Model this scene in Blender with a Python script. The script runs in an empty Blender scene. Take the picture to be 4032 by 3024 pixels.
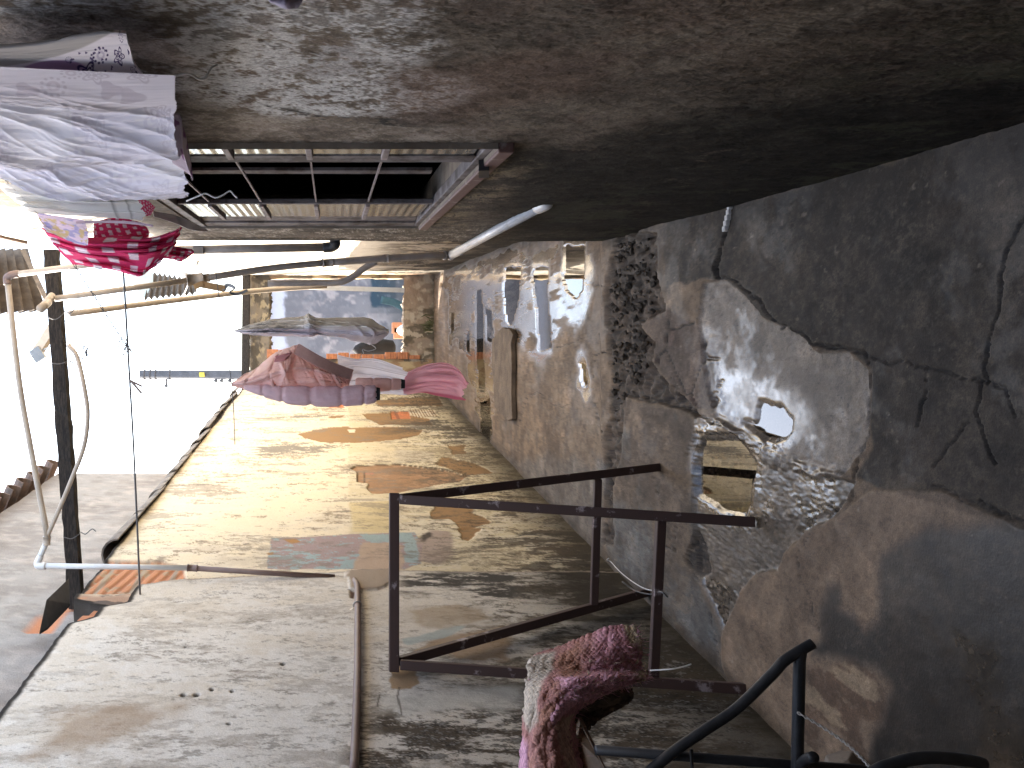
import bpy, math, random
import numpy as np
from mathutils import Vector, Matrix
random.seed(7); RNG = np.random.RandomState(11)
sc = bpy.context.scene
COL = sc.collection
F, CX, CY, H = 3190.0, 1303.0, 1512.0, 1.65      # focal length, horizon and centre in photo pixels, eye height

# ------------------------------------------------------------ measuring helpers
def W(x, y, d):                       # photo point at depth d -> place in the alley
    return Vector(((CY-y)/F*d, d, H+(CX-x)/F*d))
def gd(x): return H*F/(x-CX)
LW = (-1.70, .130)                    # left wall   X = a + b*depth
RW = (.4535, .0848)                   # house wall
FW = (.65, .0848)                     # far right wall
TW = (-1.90, .130)                    # tall house
def walld(w, y): return w[0]/((CY-y)/F-w[1])
def onwall(w, x, y):                  # -> (depth, height) on a wall
    d = walld(w, y); return (d, H+(CX-x)/F*d)
def onground(x, y):
    d = gd(x); return ((CY-y)/F*d, d)
def polyw(w, pts): return [onwall(w, *p) for p in pts]
def polyg(pts): return [onground(*p) for p in pts]
def Dp(pts): return [(x*1.8228, y*1.8228) for x, y in pts]
def crop(ox, oy, pts, s=.5): return [(ox+x*s, oy+y*s) for x, y in pts]

# ------------------------------------------------------------ noise
_T = {}
def vn(x, y, seed=0):
    if seed not in _T: _T[seed] = np.random.RandomState(seed+100).rand(256, 256)
    T = _T[seed]
    xi = np.floor(x).astype(int); yi = np.floor(y).astype(int)
    fx = x-xi; fy = y-yi
    fx = fx*fx*(3-2*fx); fy = fy*fy*(3-2*fy)
    a = T[xi & 255, yi & 255]; b = T[(xi+1) & 255, yi & 255]
    c = T[xi & 255, (yi+1) & 255]; d = T[(xi+1) & 255, (yi+1) & 255]
    return (a*(1-fx)+b*fx)*(1-fy)+(c*(1-fx)+d*fx)*fy
def fbm(x, y, sx=1., sy=1., seed=0, o=5, gain=.55):
    x = x*sx; y = y*sy; t = 0; a = 1.; n = 0.
    for k in range(o):
        t = t+a*vn(x+17.3*k, y-9.1*k, seed+k); n += a
        x, y = 2.03*(x*.8-y*.6), 2.03*(x*.6+y*.8); a *= gain
    return t/n
def fba(x, y, sx=1., sy=1., seed=0, o=5, gain=.55):        # keeps its stretch
    x = x*sx; y = y*sy; t = 0; a = 1.; n = 0.
    for k in range(o):
        t = t+a*vn(x+17.3*k, y-9.1*k, seed+k); n += a
        x = x*2.07; y = y*2.07; a *= gain
    return t/n
def rg(x, y, sx, sy, seed, o=7, gain=.74):
    n = fbm(x, y, sx, sy, seed, o, gain); return np.clip((n-n.mean())/n.std(), -3, 3)
def ra(x, y, sx, sy, seed, o=6, gain=.70):
    n = fba(x, y, sx, sy, seed, o, gain); return np.clip((n-n.mean())/n.std(), -3, 3)
def dots(x, y, s, seed, r=.12, frac=.5):
    f1, f2, i = worley(x+.03*vn(x*40, y*40, seed), y+.03*vn(x*43, y*43, seed+1), s, seed); return ss(r, r*.6, f1)*(i < frac)
def worley(x, y, s, seed=0):
    x = x*s; y = y*s; xi = np.floor(x).astype(int); yi = np.floor(y).astype(int)
    r = np.random.RandomState(seed+500); A = r.rand(256, 256); B = r.rand(256, 256)
    f1 = np.full(x.shape, 9.); f2 = f1.copy(); idv = np.zeros(x.shape)
    for i in (-1, 0, 1):
        for j in (-1, 0, 1):
            cx = xi+i; cy = yi+j
            px = cx+A[cx & 255, cy & 255]; py = cy+B[cx & 255, cy & 255]
            d = np.hypot(px-x, py-y); cid = A[(cx+7) & 255, (cy+3) & 255]
            nr = d < f1
            f2 = np.where(nr, f1, np.minimum(f2, d)); idv = np.where(nr, cid, idv); f1 = np.where(nr, d, f1)
    return f1, f2, idv
def ss(a, b, x):
    t = np.clip((x-a)/(b-a), 0, 1); return t*t*(3-2*t)
def sdf(x, y, poly, pad=.6):
    P = np.array(poly); out = np.full(x.shape, 9.)
    m = (x > P[:, 0].min()-pad) & (x < P[:, 0].max()+pad) & (y > P[:, 1].min()-pad) & (y < P[:, 1].max()+pad)
    if not m.any(): return out
    px = x[m]; py = y[m]; d = np.full(px.shape, 99.); ins = np.zeros(px.shape, bool)
    for i in range(len(P)):
        ax, ay = P[i]; bx, by = P[(i+1) % len(P)]
        ex, ey = bx-ax, by-ay
        t = np.clip(((px-ax)*ex+(py-ay)*ey)/(ex*ex+ey*ey+1e-12), 0, 1)
        d = np.minimum(d, np.hypot(px-ax-t*ex, py-ay-t*ey))
        if ey != 0:
            c = ((ay > py) != (by > py)) & (px < (py-ay)/ey*ex+ax); ins ^= c
    out[m] = np.where(ins, -d, d); return out
def linedist(x, y, pts, pad=.3):
    P = np.array(pts); out = np.full(x.shape, 9.)
    m = (x > P[:, 0].min()-pad) & (x < P[:, 0].max()+pad) & (y > P[:, 1].min()-pad) & (y < P[:, 1].max()+pad)
    if not m.any(): return out
    px = x[m]; py = y[m]; d = np.full(px.shape, 99.)
    for i in range(len(P)-1):
        ax, ay = P[i]; ex, ey = P[i+1]-P[i]
        t = np.clip(((px-ax)*ex+(py-ay)*ey)/(ex*ex+ey*ey+1e-12), 0, 1)
        d = np.minimum(d, np.hypot(px-ax-t*ex, py-ay-t*ey))
    out[m] = d; return out
class Paint:
    def __init__(s, x, y, base, rough=.85):
        s.x, s.y = x, y; s.c = np.ones(x.shape+(3,))*np.array(base); s.r = np.ones(x.shape)*rough; s.h = np.zeros(x.shape)
    def mix(s, m, col, r=None, dh=0):
        m = np.clip(m, 0, 1); s.c = s.c*(1-m[..., None])+np.array(col)*m[..., None]
        if r is not None: s.r = s.r*(1-m)+r*m
        if np.any(dh): s.h = s.h+dh*m
    def mul(s, m, k): s.c = s.c*(1-m[..., None]*(1-np.array(k)))
    def poly(s, pts, amp=.05, sc=12, w=.008, seed=3, sx=1, sy=1):
        d = sdf(s.x, s.y, pts)+amp*2*(fbm(s.x, s.y, sc*sx, sc*sy, seed)-.5)
        return ss(w, -w, d)

# ------------------------------------------------------------ object helpers
def link(o): COL.objects.link(o); return o
def tag(o, label=None, cat=None, group=None, kind=None):
    for k, v in (('label', label), ('category', cat), ('group', group), ('kind', kind)):
        if v: o[k] = v
    return o
def thing(name, label, cat, loc=(0, 0, 0), group=None):
    o = bpy.data.objects.new(name, None); link(o); o.location = loc; o.empty_display_size = .1
    return tag(o, label, cat, group)
def wloc(p):
    v = Vector((0, 0, 0))
    while p is not None: v += Vector(p.location); p = p.parent
    return v
def mesh(name, verts, faces, mat=None, parent=None, smooth=True, cols=None):
    off = np.array(wloc(parent)); V = np.asarray(verts, dtype=np.float32)-off.astype(np.float32)
    me = bpy.data.meshes.new(name)
    if isinstance(faces, np.ndarray):
        nf, k = faces.shape
        me.vertices.add(len(V)); me.vertices.foreach_set('co', V.ravel())
        me.loops.add(nf*k); me.loops.foreach_set('vertex_index', faces.ravel().astype(np.int32))
        me.polygons.add(nf); me.polygons.foreach_set('loop_start', np.arange(0, nf*k, k, dtype=np.int32))
        me.update(calc_edges=True)
    else:
        me.from_pydata([tuple(v) for v in V], [], faces); me.update()
    me.polygons.foreach_set('use_smooth', [smooth]*len(me.polygons))
    if cols is not None:
        a = me.attributes.new('col', 'FLOAT_COLOR', 'POINT'); a.data.foreach_set('color', np.asarray(cols, dtype=np.float32).ravel())
    if mat: me.materials.append(mat)
    o = bpy.data.objects.new(name, me); link(o)
    if parent is not None: o.parent = parent
    return o
def gridfaces(n, m, keep=None):
    i = np.arange(n-1)[:, None]*m+np.arange(m-1)[None, :]
    f = np.stack([i, i+1, i+m+1, i+m], -1)
    if keep is not None: f = f[keep]
    return f.reshape(-1, 4)
def gridmesh(name, P, paint, mat, parent=None, keep=None, flip=False):
    n, m = P.shape[:2]; f = gridfaces(n, m, keep)
    if flip: f = f[:, ::-1].copy()
    c = np.concatenate([np.clip(paint.c, .003, .9), paint.r[..., None]], -1).reshape(-1, 4) if paint is not None else None
    return mesh(name, P.reshape(-1, 3), f, mat, parent, True, c)
def catmull(pts, n=8):
    P = [Vector(p) for p in pts]
    if len(P) < 3: return P
    Q = [P[0]*2-P[1]]+P+[P[-1]*2-P[-2]]; out = []
    for i in range(1, len(Q)-2):
        a, b, c, d = Q[i-1:i+3]
        for k in range(n):
            t = k/n
            out.append(.5*((2*b)+(c-a)*t+(2*a-5*b+4*c-d)*t*t+(3*b-a-3*c+d)*t**3))
    return out+[P[-1]]
def tube_geo(pts, r, seg=12, cap=True, rx=None):
    P = [Vector(p) for p in pts]; n = len(P)
    R = r if hasattr(r, '__len__') else [r]*n
    V = []; Fc = []; up = None
    for i in range(n):
        t = (P[min(i+1, n-1)]-P[max(i-1, 0)]).normalized()
        if up is None:
            up = t.orthogonal().normalized()
            if rx: up = (Vector((1, 0, 0))-t*t.x).normalized()
        up = (up-t*up.dot(t)).normalized(); s = t.cross(up)
        for k in range(seg):
            a = 2*math.pi*k/seg
            V.append(P[i]+(up*math.cos(a)+s*math.sin(a)*(rx or 1))*R[i])
    for i in range(n-1):
        for k in range(seg):
            k2 = (k+1) % seg; Fc.append((i*seg+k, i*seg+k2, (i+1)*seg+k2, (i+1)*seg+k))
    if cap: Fc.append(tuple(range(seg-1, -1, -1))); Fc.append(tuple((n-1)*seg+k for k in range(seg)))
    return V, Fc
class MB:
    def __init__(s): s.v = []; s.f = []
    def add(s, V, Fc):
        o = len(s.v); s.v += [Vector(v) for v in V]; s.f += [tuple(i+o for i in f) for f in Fc]; return s
    def tube(s, pts, r, seg=12, cap=True, rx=None): return s.add(*tube_geo(pts, r, seg, cap, rx))
    def box(s, lo, hi):
        x0, y0, z0 = lo; x1, y1, z1 = hi
        return s.add([(x0, y0, z0), (x1, y0, z0), (x1, y1, z0), (x0, y1, z0), (x0, y0, z1), (x1, y0, z1), (x1, y1, z1), (x0, y1, z1)],
                     [(0, 3, 2, 1), (4, 5, 6, 7), (0, 1, 5, 4), (1, 2, 6, 5), (2, 3, 7, 6), (3, 0, 4, 7)])
    def bar(s, a, b, w, h, up=(0, 0, 1)):
        a, b = Vector(a), Vector(b); t = (b-a).normalized(); u = Vector(up); u = (u-t*u.dot(t))
        if u.length < 1e-4: u = t.orthogonal()
        u.normalize(); q = t.cross(u)
        V = [p+q*sx*w/2+u*sy*h/2 for p in (a, b) for sx, sy in ((-1, -1), (1, -1), (1, 1), (-1, 1))]
        return s.add(V, [(3, 2, 1, 0), (4, 5, 6, 7), (0, 1, 5, 4), (1, 2, 6, 5), (2, 3, 7, 6), (3, 0, 4, 7)])
    def build(s, name, mat, parent=None, smooth=False, bevel=0):
        o = mesh(name, s.v, s.f, mat, parent, smooth)
        if bevel:
            b = o.modifiers.new('bevel', 'BEVEL'); b.width = bevel; b.segments = 2; b.limit_method = 'ANGLE'
        return o

# ------------------------------------------------------------ materials
def newmat(name):
    m = bpy.data.materials.new(name); m.use_nodes = True; nt = m.node_tree
    return m, nt, nt.nodes['Principled BSDF']
def nnode(nt, kind, **kw):
    n = nt.nodes.new(kind)
    for k, v in kw.items():
        if k in n.inputs: n.inputs[k].default_value = v
        else: setattr(n, k, v)
    return n
def bumpn(nt, bsdf, scale, strength, dist=.004, detail=6, coord='Object', kind='noise'):
    tc = nnode(nt, 'ShaderNodeTexCoord')
    t = nnode(nt, 'ShaderNodeTexNoise', Scale=scale, Detail=detail) if kind == 'noise' else nnode(nt, 'ShaderNodeTexVoronoi', Scale=scale)
    nt.links.new(tc.outputs[coord], t.inputs['Vector'])
    b = nnode(nt, 'ShaderNodeBump', Strength=strength, Distance=dist)
    nt.links.new(t.outputs[0], b.inputs['Height']); nt.links.new(b.outputs[0], bsdf.inputs['Normal'])
    return tc, t, b
def painted(name, bscale=90, bstr=.4, bdist=.004, vary=.35, spec=.3, vscale=160):
    m, nt, b = newmat(name)
    at = nnode(nt, 'ShaderNodeAttribute', attribute_name='col')
    tc, t, bp = bumpn(nt, b, bscale, bstr, bdist)
    n2 = nnode(nt, 'ShaderNodeTexNoise', Scale=vscale, Detail=3.); nt.links.new(tc.outputs['Object'], n2.inputs['Vector'])
    mr = nnode(nt, 'ShaderNodeMapRange'); mr.inputs[3].default_value = 1-vary; mr.inputs[4].default_value = 1+vary; mr.inputs[1].default_value = .25; mr.inputs[2].default_value = .75
    nt.links.new(n2.outputs[0], mr.inputs[0])
    mx = nnode(nt, 'ShaderNodeVectorMath', operation='SCALE')
    nt.links.new(at.outputs['Color'], mx.inputs[0]); nt.links.new(mr.outputs[0], mx.inputs['Scale'])
    nt.links.new(mx.outputs[0], b.inputs['Base Color']); nt.links.new(at.outputs['Alpha'], b.inputs['Roughness'])
    b.inputs['Specular IOR Level'].default_value = spec
    return m
def plain(name, c1, c2=None, rough=.6, scale=8, bscale=60, bstr=.25, metal=0., thr=(.35, .65), spec=.4, stretch=None, bdist=.002, transl=0):
    m, nt, b = newmat(name); c2 = c2 or tuple(k*.7 for k in c1)
    tc, t, bp = bumpn(nt, b, bscale, bstr, bdist)
    n = nnode(nt, 'ShaderNodeTexNoise', Scale=scale, Detail=8., Roughness=.65)
    if stretch:
        mp = nnode(nt, 'ShaderNodeMapping'); mp.inputs['Scale'].default_value = stretch
        nt.links.new(tc.outputs['Object'], mp.inputs[0]); nt.links.new(mp.outputs[0], n.inputs['Vector'])
    else: nt.links.new(tc.outputs['Object'], n.inputs['Vector'])
    r = nnode(nt, 'ShaderNodeValToRGB'); e = r.color_ramp.elements
    e[0].position, e[1].position = thr; e[0].color = (*c1, 1); e[1].color = (*c2, 1)
    nt.links.new(n.outputs[0], r.inputs[0]); nt.links.new(r.outputs[0], b.inputs['Base Color'])
    b.inputs['Roughness'].default_value = rough; b.inputs['Metallic'].default_value = metal; b.inputs['Specular IOR Level'].default_value = spec
    if transl:
        tr = nnode(nt, 'ShaderNodeBsdfTranslucent'); mx = nnode(nt, 'ShaderNodeMixShader'); mx.inputs[0].default_value = transl
        nt.links.new(r.outputs[0], tr.inputs[0]); out = nt.nodes['Material Output']
        nt.links.new(b.outputs[0], mx.inputs[1]); nt.links.new(tr.outputs[0], mx.inputs[2]); nt.links.new(mx.outputs[0], out.inputs[0])
    return m
def clothmat(name, transl=.35, rough=.95, bscale=500, bstr=.15):
    m, nt, b = newmat(name)
    at = nnode(nt, 'ShaderNodeAttribute', attribute_name='col')
    bumpn(nt, b, bscale, bstr, .001)
    tr = nnode(nt, 'ShaderNodeBsdfTranslucent'); mx = nnode(nt, 'ShaderNodeMixShader'); mx.inputs[0].default_value = transl
    nt.links.new(at.outputs['Color'], b.inputs['Base Color']); nt.links.new(at.outputs['Color'], tr.inputs[0])
    b.inputs['Roughness'].default_value = rough; b.inputs['Specular IOR Level'].default_value = .1
    out = nt.nodes['Material Output']
    nt.links.new(b.outputs[0], mx.inputs[1]); nt.links.new(tr.outputs[0], mx.inputs[2]); nt.links.new(mx.outputs[0], out.inputs[0])
    return m
M = {}
M['ground'] = painted('wet_concrete', 140, .5, .002, .4, .4, 260)
def wetcoat(m):
    nt = m.node_tree; b = nt.nodes['Principled BSDF']; at = [n for n in nt.nodes if n.bl_idname == 'ShaderNodeAttribute'][0]; bp = [n for n in nt.nodes if n.bl_idname == 'ShaderNodeBump'][0]
    r1 = nnode(nt, 'ShaderNodeMapRange'); r1.inputs[1].default_value = .45; r1.inputs[2].default_value = .15; nt.links.new(at.outputs['Alpha'], r1.inputs[0]); nt.links.new(r1.outputs[0], b.inputs['Coat Weight'])
    b.inputs['Coat Roughness'].default_value = .2; b.inputs['Coat IOR'].default_value = 1.4
    r2 = nnode(nt, 'ShaderNodeMapRange'); r2.inputs[1].default_value = .1; r2.inputs[2].default_value = .8; r2.inputs[3].default_value = .12; r2.inputs[4].default_value = .6
    nt.links.new(at.outputs['Alpha'], r2.inputs[0]); nt.links.new(r2.outputs[0], bp.inputs['Strength'])
wetcoat(M['ground'])
M['plaster'] = painted('weathered_plaster', 110, .5, .004, .2, .12, 260)
M['dark_plaster'] = painted('mouldy_plaster', 120, .6, .004, .3, .12, 200)
M['cloth'] = clothmat('thin_cotton', .45)
M['sheet'] = clothmat('bed_linen', .14)
M['limp'] = clothmat('limp_cotton', .3)
M['thick'] = clothmat('thick_cloth', .12)
M['rug'] = clothmat('crochet_rug', .05, .95, 130, .9)
M['rust'] = plain('brown_painted_steel', (.062, .036, .031), (.30, .25, .25), .55, 9, 50, .5, 0, (.60, .66))
M['redpaint'] = plain('red_brown_paint', (.15, .085, .075), (.30, .25, .23), .6, 14, 60, .5, 0, (.56, .66))
M['framegrey'] = plain('grey_weathered_frame', (.17, .15, .15), (.06, .045, .04), .7, 9, 60, .5, 0, (.45, .6))
M['black'] = plain('black_tube_paint', (.018, .02, .023), (.035, .036, .04), .42, 30, 90, .2)
M['pvc'] = plain('aged_pvc', (.42, .35, .28), (.29, .24, .19), .5, 9, 50, .12, 0, (.4, .72))
M['pvcgrey'] = plain('grey_pvc', (.30, .27, .25), (.2, .17, .15), .5, 9, 50, .12, 0, (.4, .72))
M['pvcwhite'] = plain('white_pvc', (.62, .62, .62), (.48, .46, .43), .32, 9, 50, .06, 0, (.45, .75))
M['pvcbrown'] = plain('brown_pvc', (.20, .135, .115), (.14, .095, .08), .5, 9, 50, .1)
M['wood'] = plain('dark_weathered_timber', (.022, .02, .02), (.06, .05, .042), .9, 20, 60, .8, 0, (.4, .7), .1, (1, 6, 6), .004)
M['plank'] = plain('bare_plank', (.24, .17, .11), (.13, .09, .06), .8, 14, 70, .4)
M['brick'] = plain('orange_brick', (.5, .22, .11), (.36, .15, .08), .9, 18, 60, .6)
M['conc'] = plain('old_concrete', (.30, .25, .20), (.19, .155, .12), .9, 10, 80, .7, 0, (.35, .65), .2, None, .004)
M['slab'] = plain('worn_slab', (.17, .13, .095), (.09, .068, .05), .85, 6, 60, .9, 0, (.35, .65), .25, None, .01)
M['greywall'] = plain('grey_render', (.33, .29, .26), (.22, .19, .17), .95, 3.5, 50, .6, 0, (.3, .7), .1, None, .006)
M['tile'] = plain('roof_tile', (.2, .13, .1), (.09, .07, .06), .9, 9, 60, .6)
M['cop'] = plain('grey_ridge_tile', (.26, .22, .18), (.10, .085, .07), .9, 9, 60, .6)
M['corr'] = plain('corrugated_fibre_cement', (.16, .13, .105), (.08, .065, .055), .9, 9, 60, .5)
M['palesheet'] = plain('pale_sheet', (.5, .56, .55), (.4, .46, .45), .5, 9, 60, .2)
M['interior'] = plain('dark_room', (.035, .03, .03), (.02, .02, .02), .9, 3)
M['wire'] = plain('wire', (.06, .06, .065), (.12, .11, .1), .5, 40)
M['whitecord'] = plain('white_cord', (.7, .68, .65), (.55, .53, .5), .9, 60)
M['steel'] = plain('galvanised_steel', (.5, .5, .48), (.36, .36, .35), .35, 30, 60, .1, .8)
M['chain'] = plain('dull_chain', (.55, .52, .48), (.4, .38, .35), .5, 60)
M['rubble'] = plain('rubble', (.13, .105, .082), (.05, .042, .034), .9, 14, 60, .8, 0, (.35, .65), .3, None, .004)
M['pole'] = plain('concrete_pole', (.1, .1, .11), (.07, .07, .075), .9, 6)
M['teal'] = plain('teal_sheet', (.03, .075, .085), (.02, .05, .06), .6, 9)
M['weed'] = plain('weed_leaf', (.09, .10, .045), (.06, .065, .03), .7, 20)
M['puffer'] = plain('pink_nylon', (.86, .64, .60), (.80, .57, .53), .5, 9, 26, .9, 0, (.3, .7), .35, (1, 1, 2.5), .012, .5)
M['pufferb'] = plain('mauve_nylon', (.78, .62, .66), (.70, .55, .6), .5, 9, 26, .9, 0, (.3, .7), .35, (1, 1, 2.5), .012, .45)
M['rib'] = plain('pink_rib_knit', (.56, .35, .31), (.48, .29, .26), .9, 30, 90, .4)
M['lining'] = plain('black_lining', (.02, .02, .022), None, .9)
M['yellowtag'] = plain('yellow_tag', (.6, .5, .05), None, .6)
M['strap'] = plain('ochre_strap', (.38, .23, .1), (.28, .17, .08), .7, 15)
M['greytape'] = plain('grey_plastic', (.22, .23, .25), (.15, .16, .17), .35, 15)
def glassmat():
    m, nt, b = newmat('ribbed_glass'); b.inputs['Base Color'].default_value = (.11, .12, .12, 1)
    b.inputs['Roughness'].default_value = .2; b.inputs['Specular IOR Level'].default_value = .28; b.inputs['Alpha'].default_value = 1
    tc = nnode(nt, 'ShaderNodeTexCoord'); w = nnode(nt, 'ShaderNodeTexWave', Scale=9., Distortion=.6); w.bands_direction = 'Z'
    nt.links.new(tc.outputs['Object'], w.inputs['Vector']); bp = nnode(nt, 'ShaderNodeBump', Strength=.35, Distance=.006)
    nt.links.new(w.outputs['Fac'], bp.inputs['Height']); nt.links.new(bp.outputs[0], b.inputs['Normal']); return m
M['glass'] = glassmat()
def watermat():
    m, nt, b = newmat('puddle_water'); nt.nodes.remove(b)
    fr = nnode(nt, 'ShaderNodeFresnel', IOR=2.15); tr = nnode(nt, 'ShaderNodeBsdfTransparent'); tr.inputs[0].default_value = (.55, .5, .42, 1)
    gl = nnode(nt, 'ShaderNodeBsdfGlossy', Roughness=.01); mx = nnode(nt, 'ShaderNodeMixShader')
    nt.links.new(fr.outputs[0], mx.inputs[0]); nt.links.new(tr.outputs[0], mx.inputs[1]); nt.links.new(gl.outputs[0], mx.inputs[2])
    nt.links.new(mx.outputs[0], nt.nodes['Material Output'].inputs[0]); return m
M['water'] = watermat()

# ============================================================ GROUND
def geo(a, b, n): return a*(b/a)**(np.linspace(0, 1, n))
dd = np.concatenate([np.linspace(-3.2, -.3, 12), np.linspace(-.25, 1.385, 150), 1650/np.linspace(1650/1.4, 1650/12.95, 500)])
U = np.linspace(0, 1, 430)
Dg, Ug = np.meshgrid(dd, U, indexing='ij')
XL = LW[0]+LW[1]*Dg-.06; XR = np.where(Dg < 4.95, RW[0]+RW[1]*Dg, FW[0]+FW[1]*Dg)+.10
Xg = XL+(XR-XL)*Ug
p = Paint(Xg, Dg, (.30, .245, .185), .8)
x, y = Xg, Dg
n1 = fbm(x, y, 1.3, 1.3, 1); n2 = fbm(x, y, 6, 6, 5); n3 = fbm(x, y, 30, 30, 9, 4); n4 = vn(x*150, y*150, 40)
p.h += (n1-.5)*.010+(n2-.5)*.004+(n3-.5)*.0012
p.mix(ss(.45, .62, n2)*.55, (.21, .165, .125)); p.mix(ss(.52, .66, n1)*.5, (.36, .31, .25))
# streaks of paint and wear running down the alley floor
p.mix(ss(.56, .66, fba(x, y, 14, 2.2, 61))*.5, (.36, .33, .29))
# mid slab, bluish paint remains
mid = p.poly(polyg(Dp([(1352, 860), (1420, 880), (1500, 905), (1508, 950), (1500, 1010), (1498, 1100), (1502, 1160), (1490, 1210), (1520, 1290), (1560, 1380), (1570, 1470), (1430, 1340), (1330, 1235), (1330, 1100), (1335, 950)])), .02, 10)
p.mix(mid, (.255, .22, .185)); p.mix(mid*ss(.5, .64, fbm(x, y, 3, 5, 21)), (.2, .215, .225)); p.mix(mid*ss(.55, .66, fbm(x, y, 9, 4, 23))*.8, (.15, .125, .1))
blue = p.poly(polyg(Dp([(1290, 1000), (1310, 1000), (1310, 1180), (1330, 1230), (1420, 1330), (1560, 1450), (1555, 1360), (1500, 1250), (1420, 1220), (1400, 1120), (1310, 1080)])), .07, 6, .05)
p.mix(blue*.7, (.185, .225, .27))
far1 = p.poly(polyg(Dp([(1180, 1190), (1300, 1190), (1310, 1000), (1230, 980), (1100, 1000), (1180, 1080)])), .1, 4, .06)
p.mix(far1*.6, (.215, .24, .27))
# dark mossy slab on the right
dk = p.poly(polyg(Dp([(1430, 470), (1500, 440), (1640, 430), (2300, 240), (2300, 1200), (2100, 1120), (1890, 1055), (1840, 1030), (1880, 960), (1880, 800), (1830, 755), (1760, 755), (1680, 700), (1640, 680), (1600, 630), (1530, 600), (1440, 620)])), .03, 8)
p.mix(dk, (.115, .105, .09)); p.mix(dk*ss(.5, .66, n2)*.8, (.07, .066, .056)); p.mix(dk*ss(.56, .7, fbm(x, y, 2.4, 2.4, 33))*.7, (.19, .17, .14))
gr = rg(x, y, 40, 40, 34, 4, .9); gq = rg(x, y, 3, 3, 37); p.mix(dk*ss(.2, 1.4, gr+.5*gq)*.55, (.23, .215, .19)); p.mix(dk*ss(.6, 1.6, rg(x, y, 25, 25, 38)-gq*.5)*.6, (.055, .05, .043)); p.mix(dk*dots(x, y, 14, 35, .1, .12), (.42, .4, .37))
edge_dk = p.poly(polyg(Dp([(1310, 480), (1450, 470), (1450, 640), (1410, 660), (1330, 560)])), .05, 8, .03)
p.mix(edge_dk*.7, (.12, .105, .085))
# tan slab in front with the dark wet half
tan = p.poly(polyg(Dp([(1560, 1440), (1562, 1360), (1600, 1280), (1632, 1238), (1680, 1232), (1700, 1190), (1750, 1140), (1800, 1120), (1890, 1060), (2050, 1058), (2230, 1140), (2240, 1700), (1690, 1700)])), .016, 9, .006)
p.mix(tan, (.31, .25, .195), .7, .008); p.mix(tan*ss(.5, .66, fbm(x, y, 5, 5, 51))*.5, (.24, .185, .14)); p.mix(tan*ss(.6, .7, n3)*.4, (.37, .32, .27))
wetp = p.poly(polyg(crop(2926, 2194, [(1100, -40), (1090, 500), (980, 600), (900, 470), (780, 420), (770, 250), (690, 250), (650, 450), (650, 640), (560, 680), (560, 780), (700, 800), (860, 820), (1040, 860), (1200, 1000), (1150, 1200), (1060, 1400), (1040, 1700), (2400, 1700), (2400, -300), (1500, -200)])), .02, 10, .03)
p.mix(wetp*tan, (.105, .1, .092), .45); p.mix(wetp*tan*ss(.55, .72, n2)*.6, (.16, .145, .125))
cream = p.poly(polyg(crop(2926, 2194, [(560, 900), (700, 850), (900, 860), (1060, 960), (1160, 1150), (1150, 1350), (1060, 1340), (960, 1260), (940, 1400), (1000, 1560), (940, 1600), (800, 1400), (620, 1300), (540, 1560), (480, 1300), (500, 1100)])), .05, 9, .015)
p.mix(cream, (.17, .12, .085)); p.mix(cream*ss(.48, .56, fba(x, y, 15, 6, 55)), (.38, .32, .24))
p.mix(p.poly(polyg(crop(2926, 2194, [(1200, 1560), (1310, 1530), (1340, 1600), (1220, 1640)])), .03, 12), (.4, .35, .27))
p.mix(p.poly(polyg(crop(2926, 2194, [(1950, 1640), (2200, 1600), (2300, 1700), (1900, 1720)])), .05, 12, .04), (.4, .33, .25))
for cx, cy, rr in ((368, 334, 14), (515, 365, 14), (497, 82, 14), (162, 703, 20)):
    q = onground(2926+cx/2, 2194+cy/2); p.mix(ss(1, .7, np.hypot((x-q[0])/(rr*.00047), (y-q[1])/(rr*.0008)))*.8, (.1, .085, .07))
# pale kidney-shaped worn patch
kid = p.poly(polyg(Dp([(1520, 612), (1562, 603), (1612, 642), (1642, 682), (1684, 702), (1722, 722), (1762, 760), (1832, 760), (1870, 802), (1876, 900), (1864, 970), (1820, 1028), (1760, 1018), (1700, 990), (1640, 965), (1600, 935), (1545, 905), (1530, 850), (1516, 780), (1508, 700)])), .012, 14, .005)
kc = p.poly(polyg(Dp([(1540, 640), (1600, 660), (1660, 710), (1740, 770), (1820, 800), (1845, 880), (1830, 960), (1740, 970), (1640, 930), (1560, 880), (1545, 780)])), .02, 9, .05)
p.mix(kid, (.36, .345, .32), .6); p.h = np.where(kid > 0, p.h*(1-kid*.6)-.012*kid-.008*kc, p.h)
p.mix(kid*ss(.5, .63, fbm(x, y, 5, 5, 71))*.7, (.27, .26, .25)); p.mix(kid*ss(.55, .68, n3)*.35, (.45, .43, .41))
for pl, a in ((Dp([(1568, 690), (1600, 675), (1640, 690), (1640, 740), (1616, 790), (1595, 740), (1572, 720)]), .6), (Dp([(1700, 770), (1790, 780), (1830, 850), (1780, 930), (1730, 860), (1690, 800)]), .5)):
    p.mix(p.poly(polyg(pl), .04, 10, .02)*a, (.16, .15, .14))
p.mix(kid*dots(x, y, 30, 77, .12, .4)*.8, (.05, .05, .05))
rimk = kid*(1-kc); p.mix(rimk*.55*ss(-.8, .6, rg(x, y, 22, 22, 79)), (.50, .47, .43)); p.h += rimk*(fbm(x, y, 40, 40, 78)-.5)*.014
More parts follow.
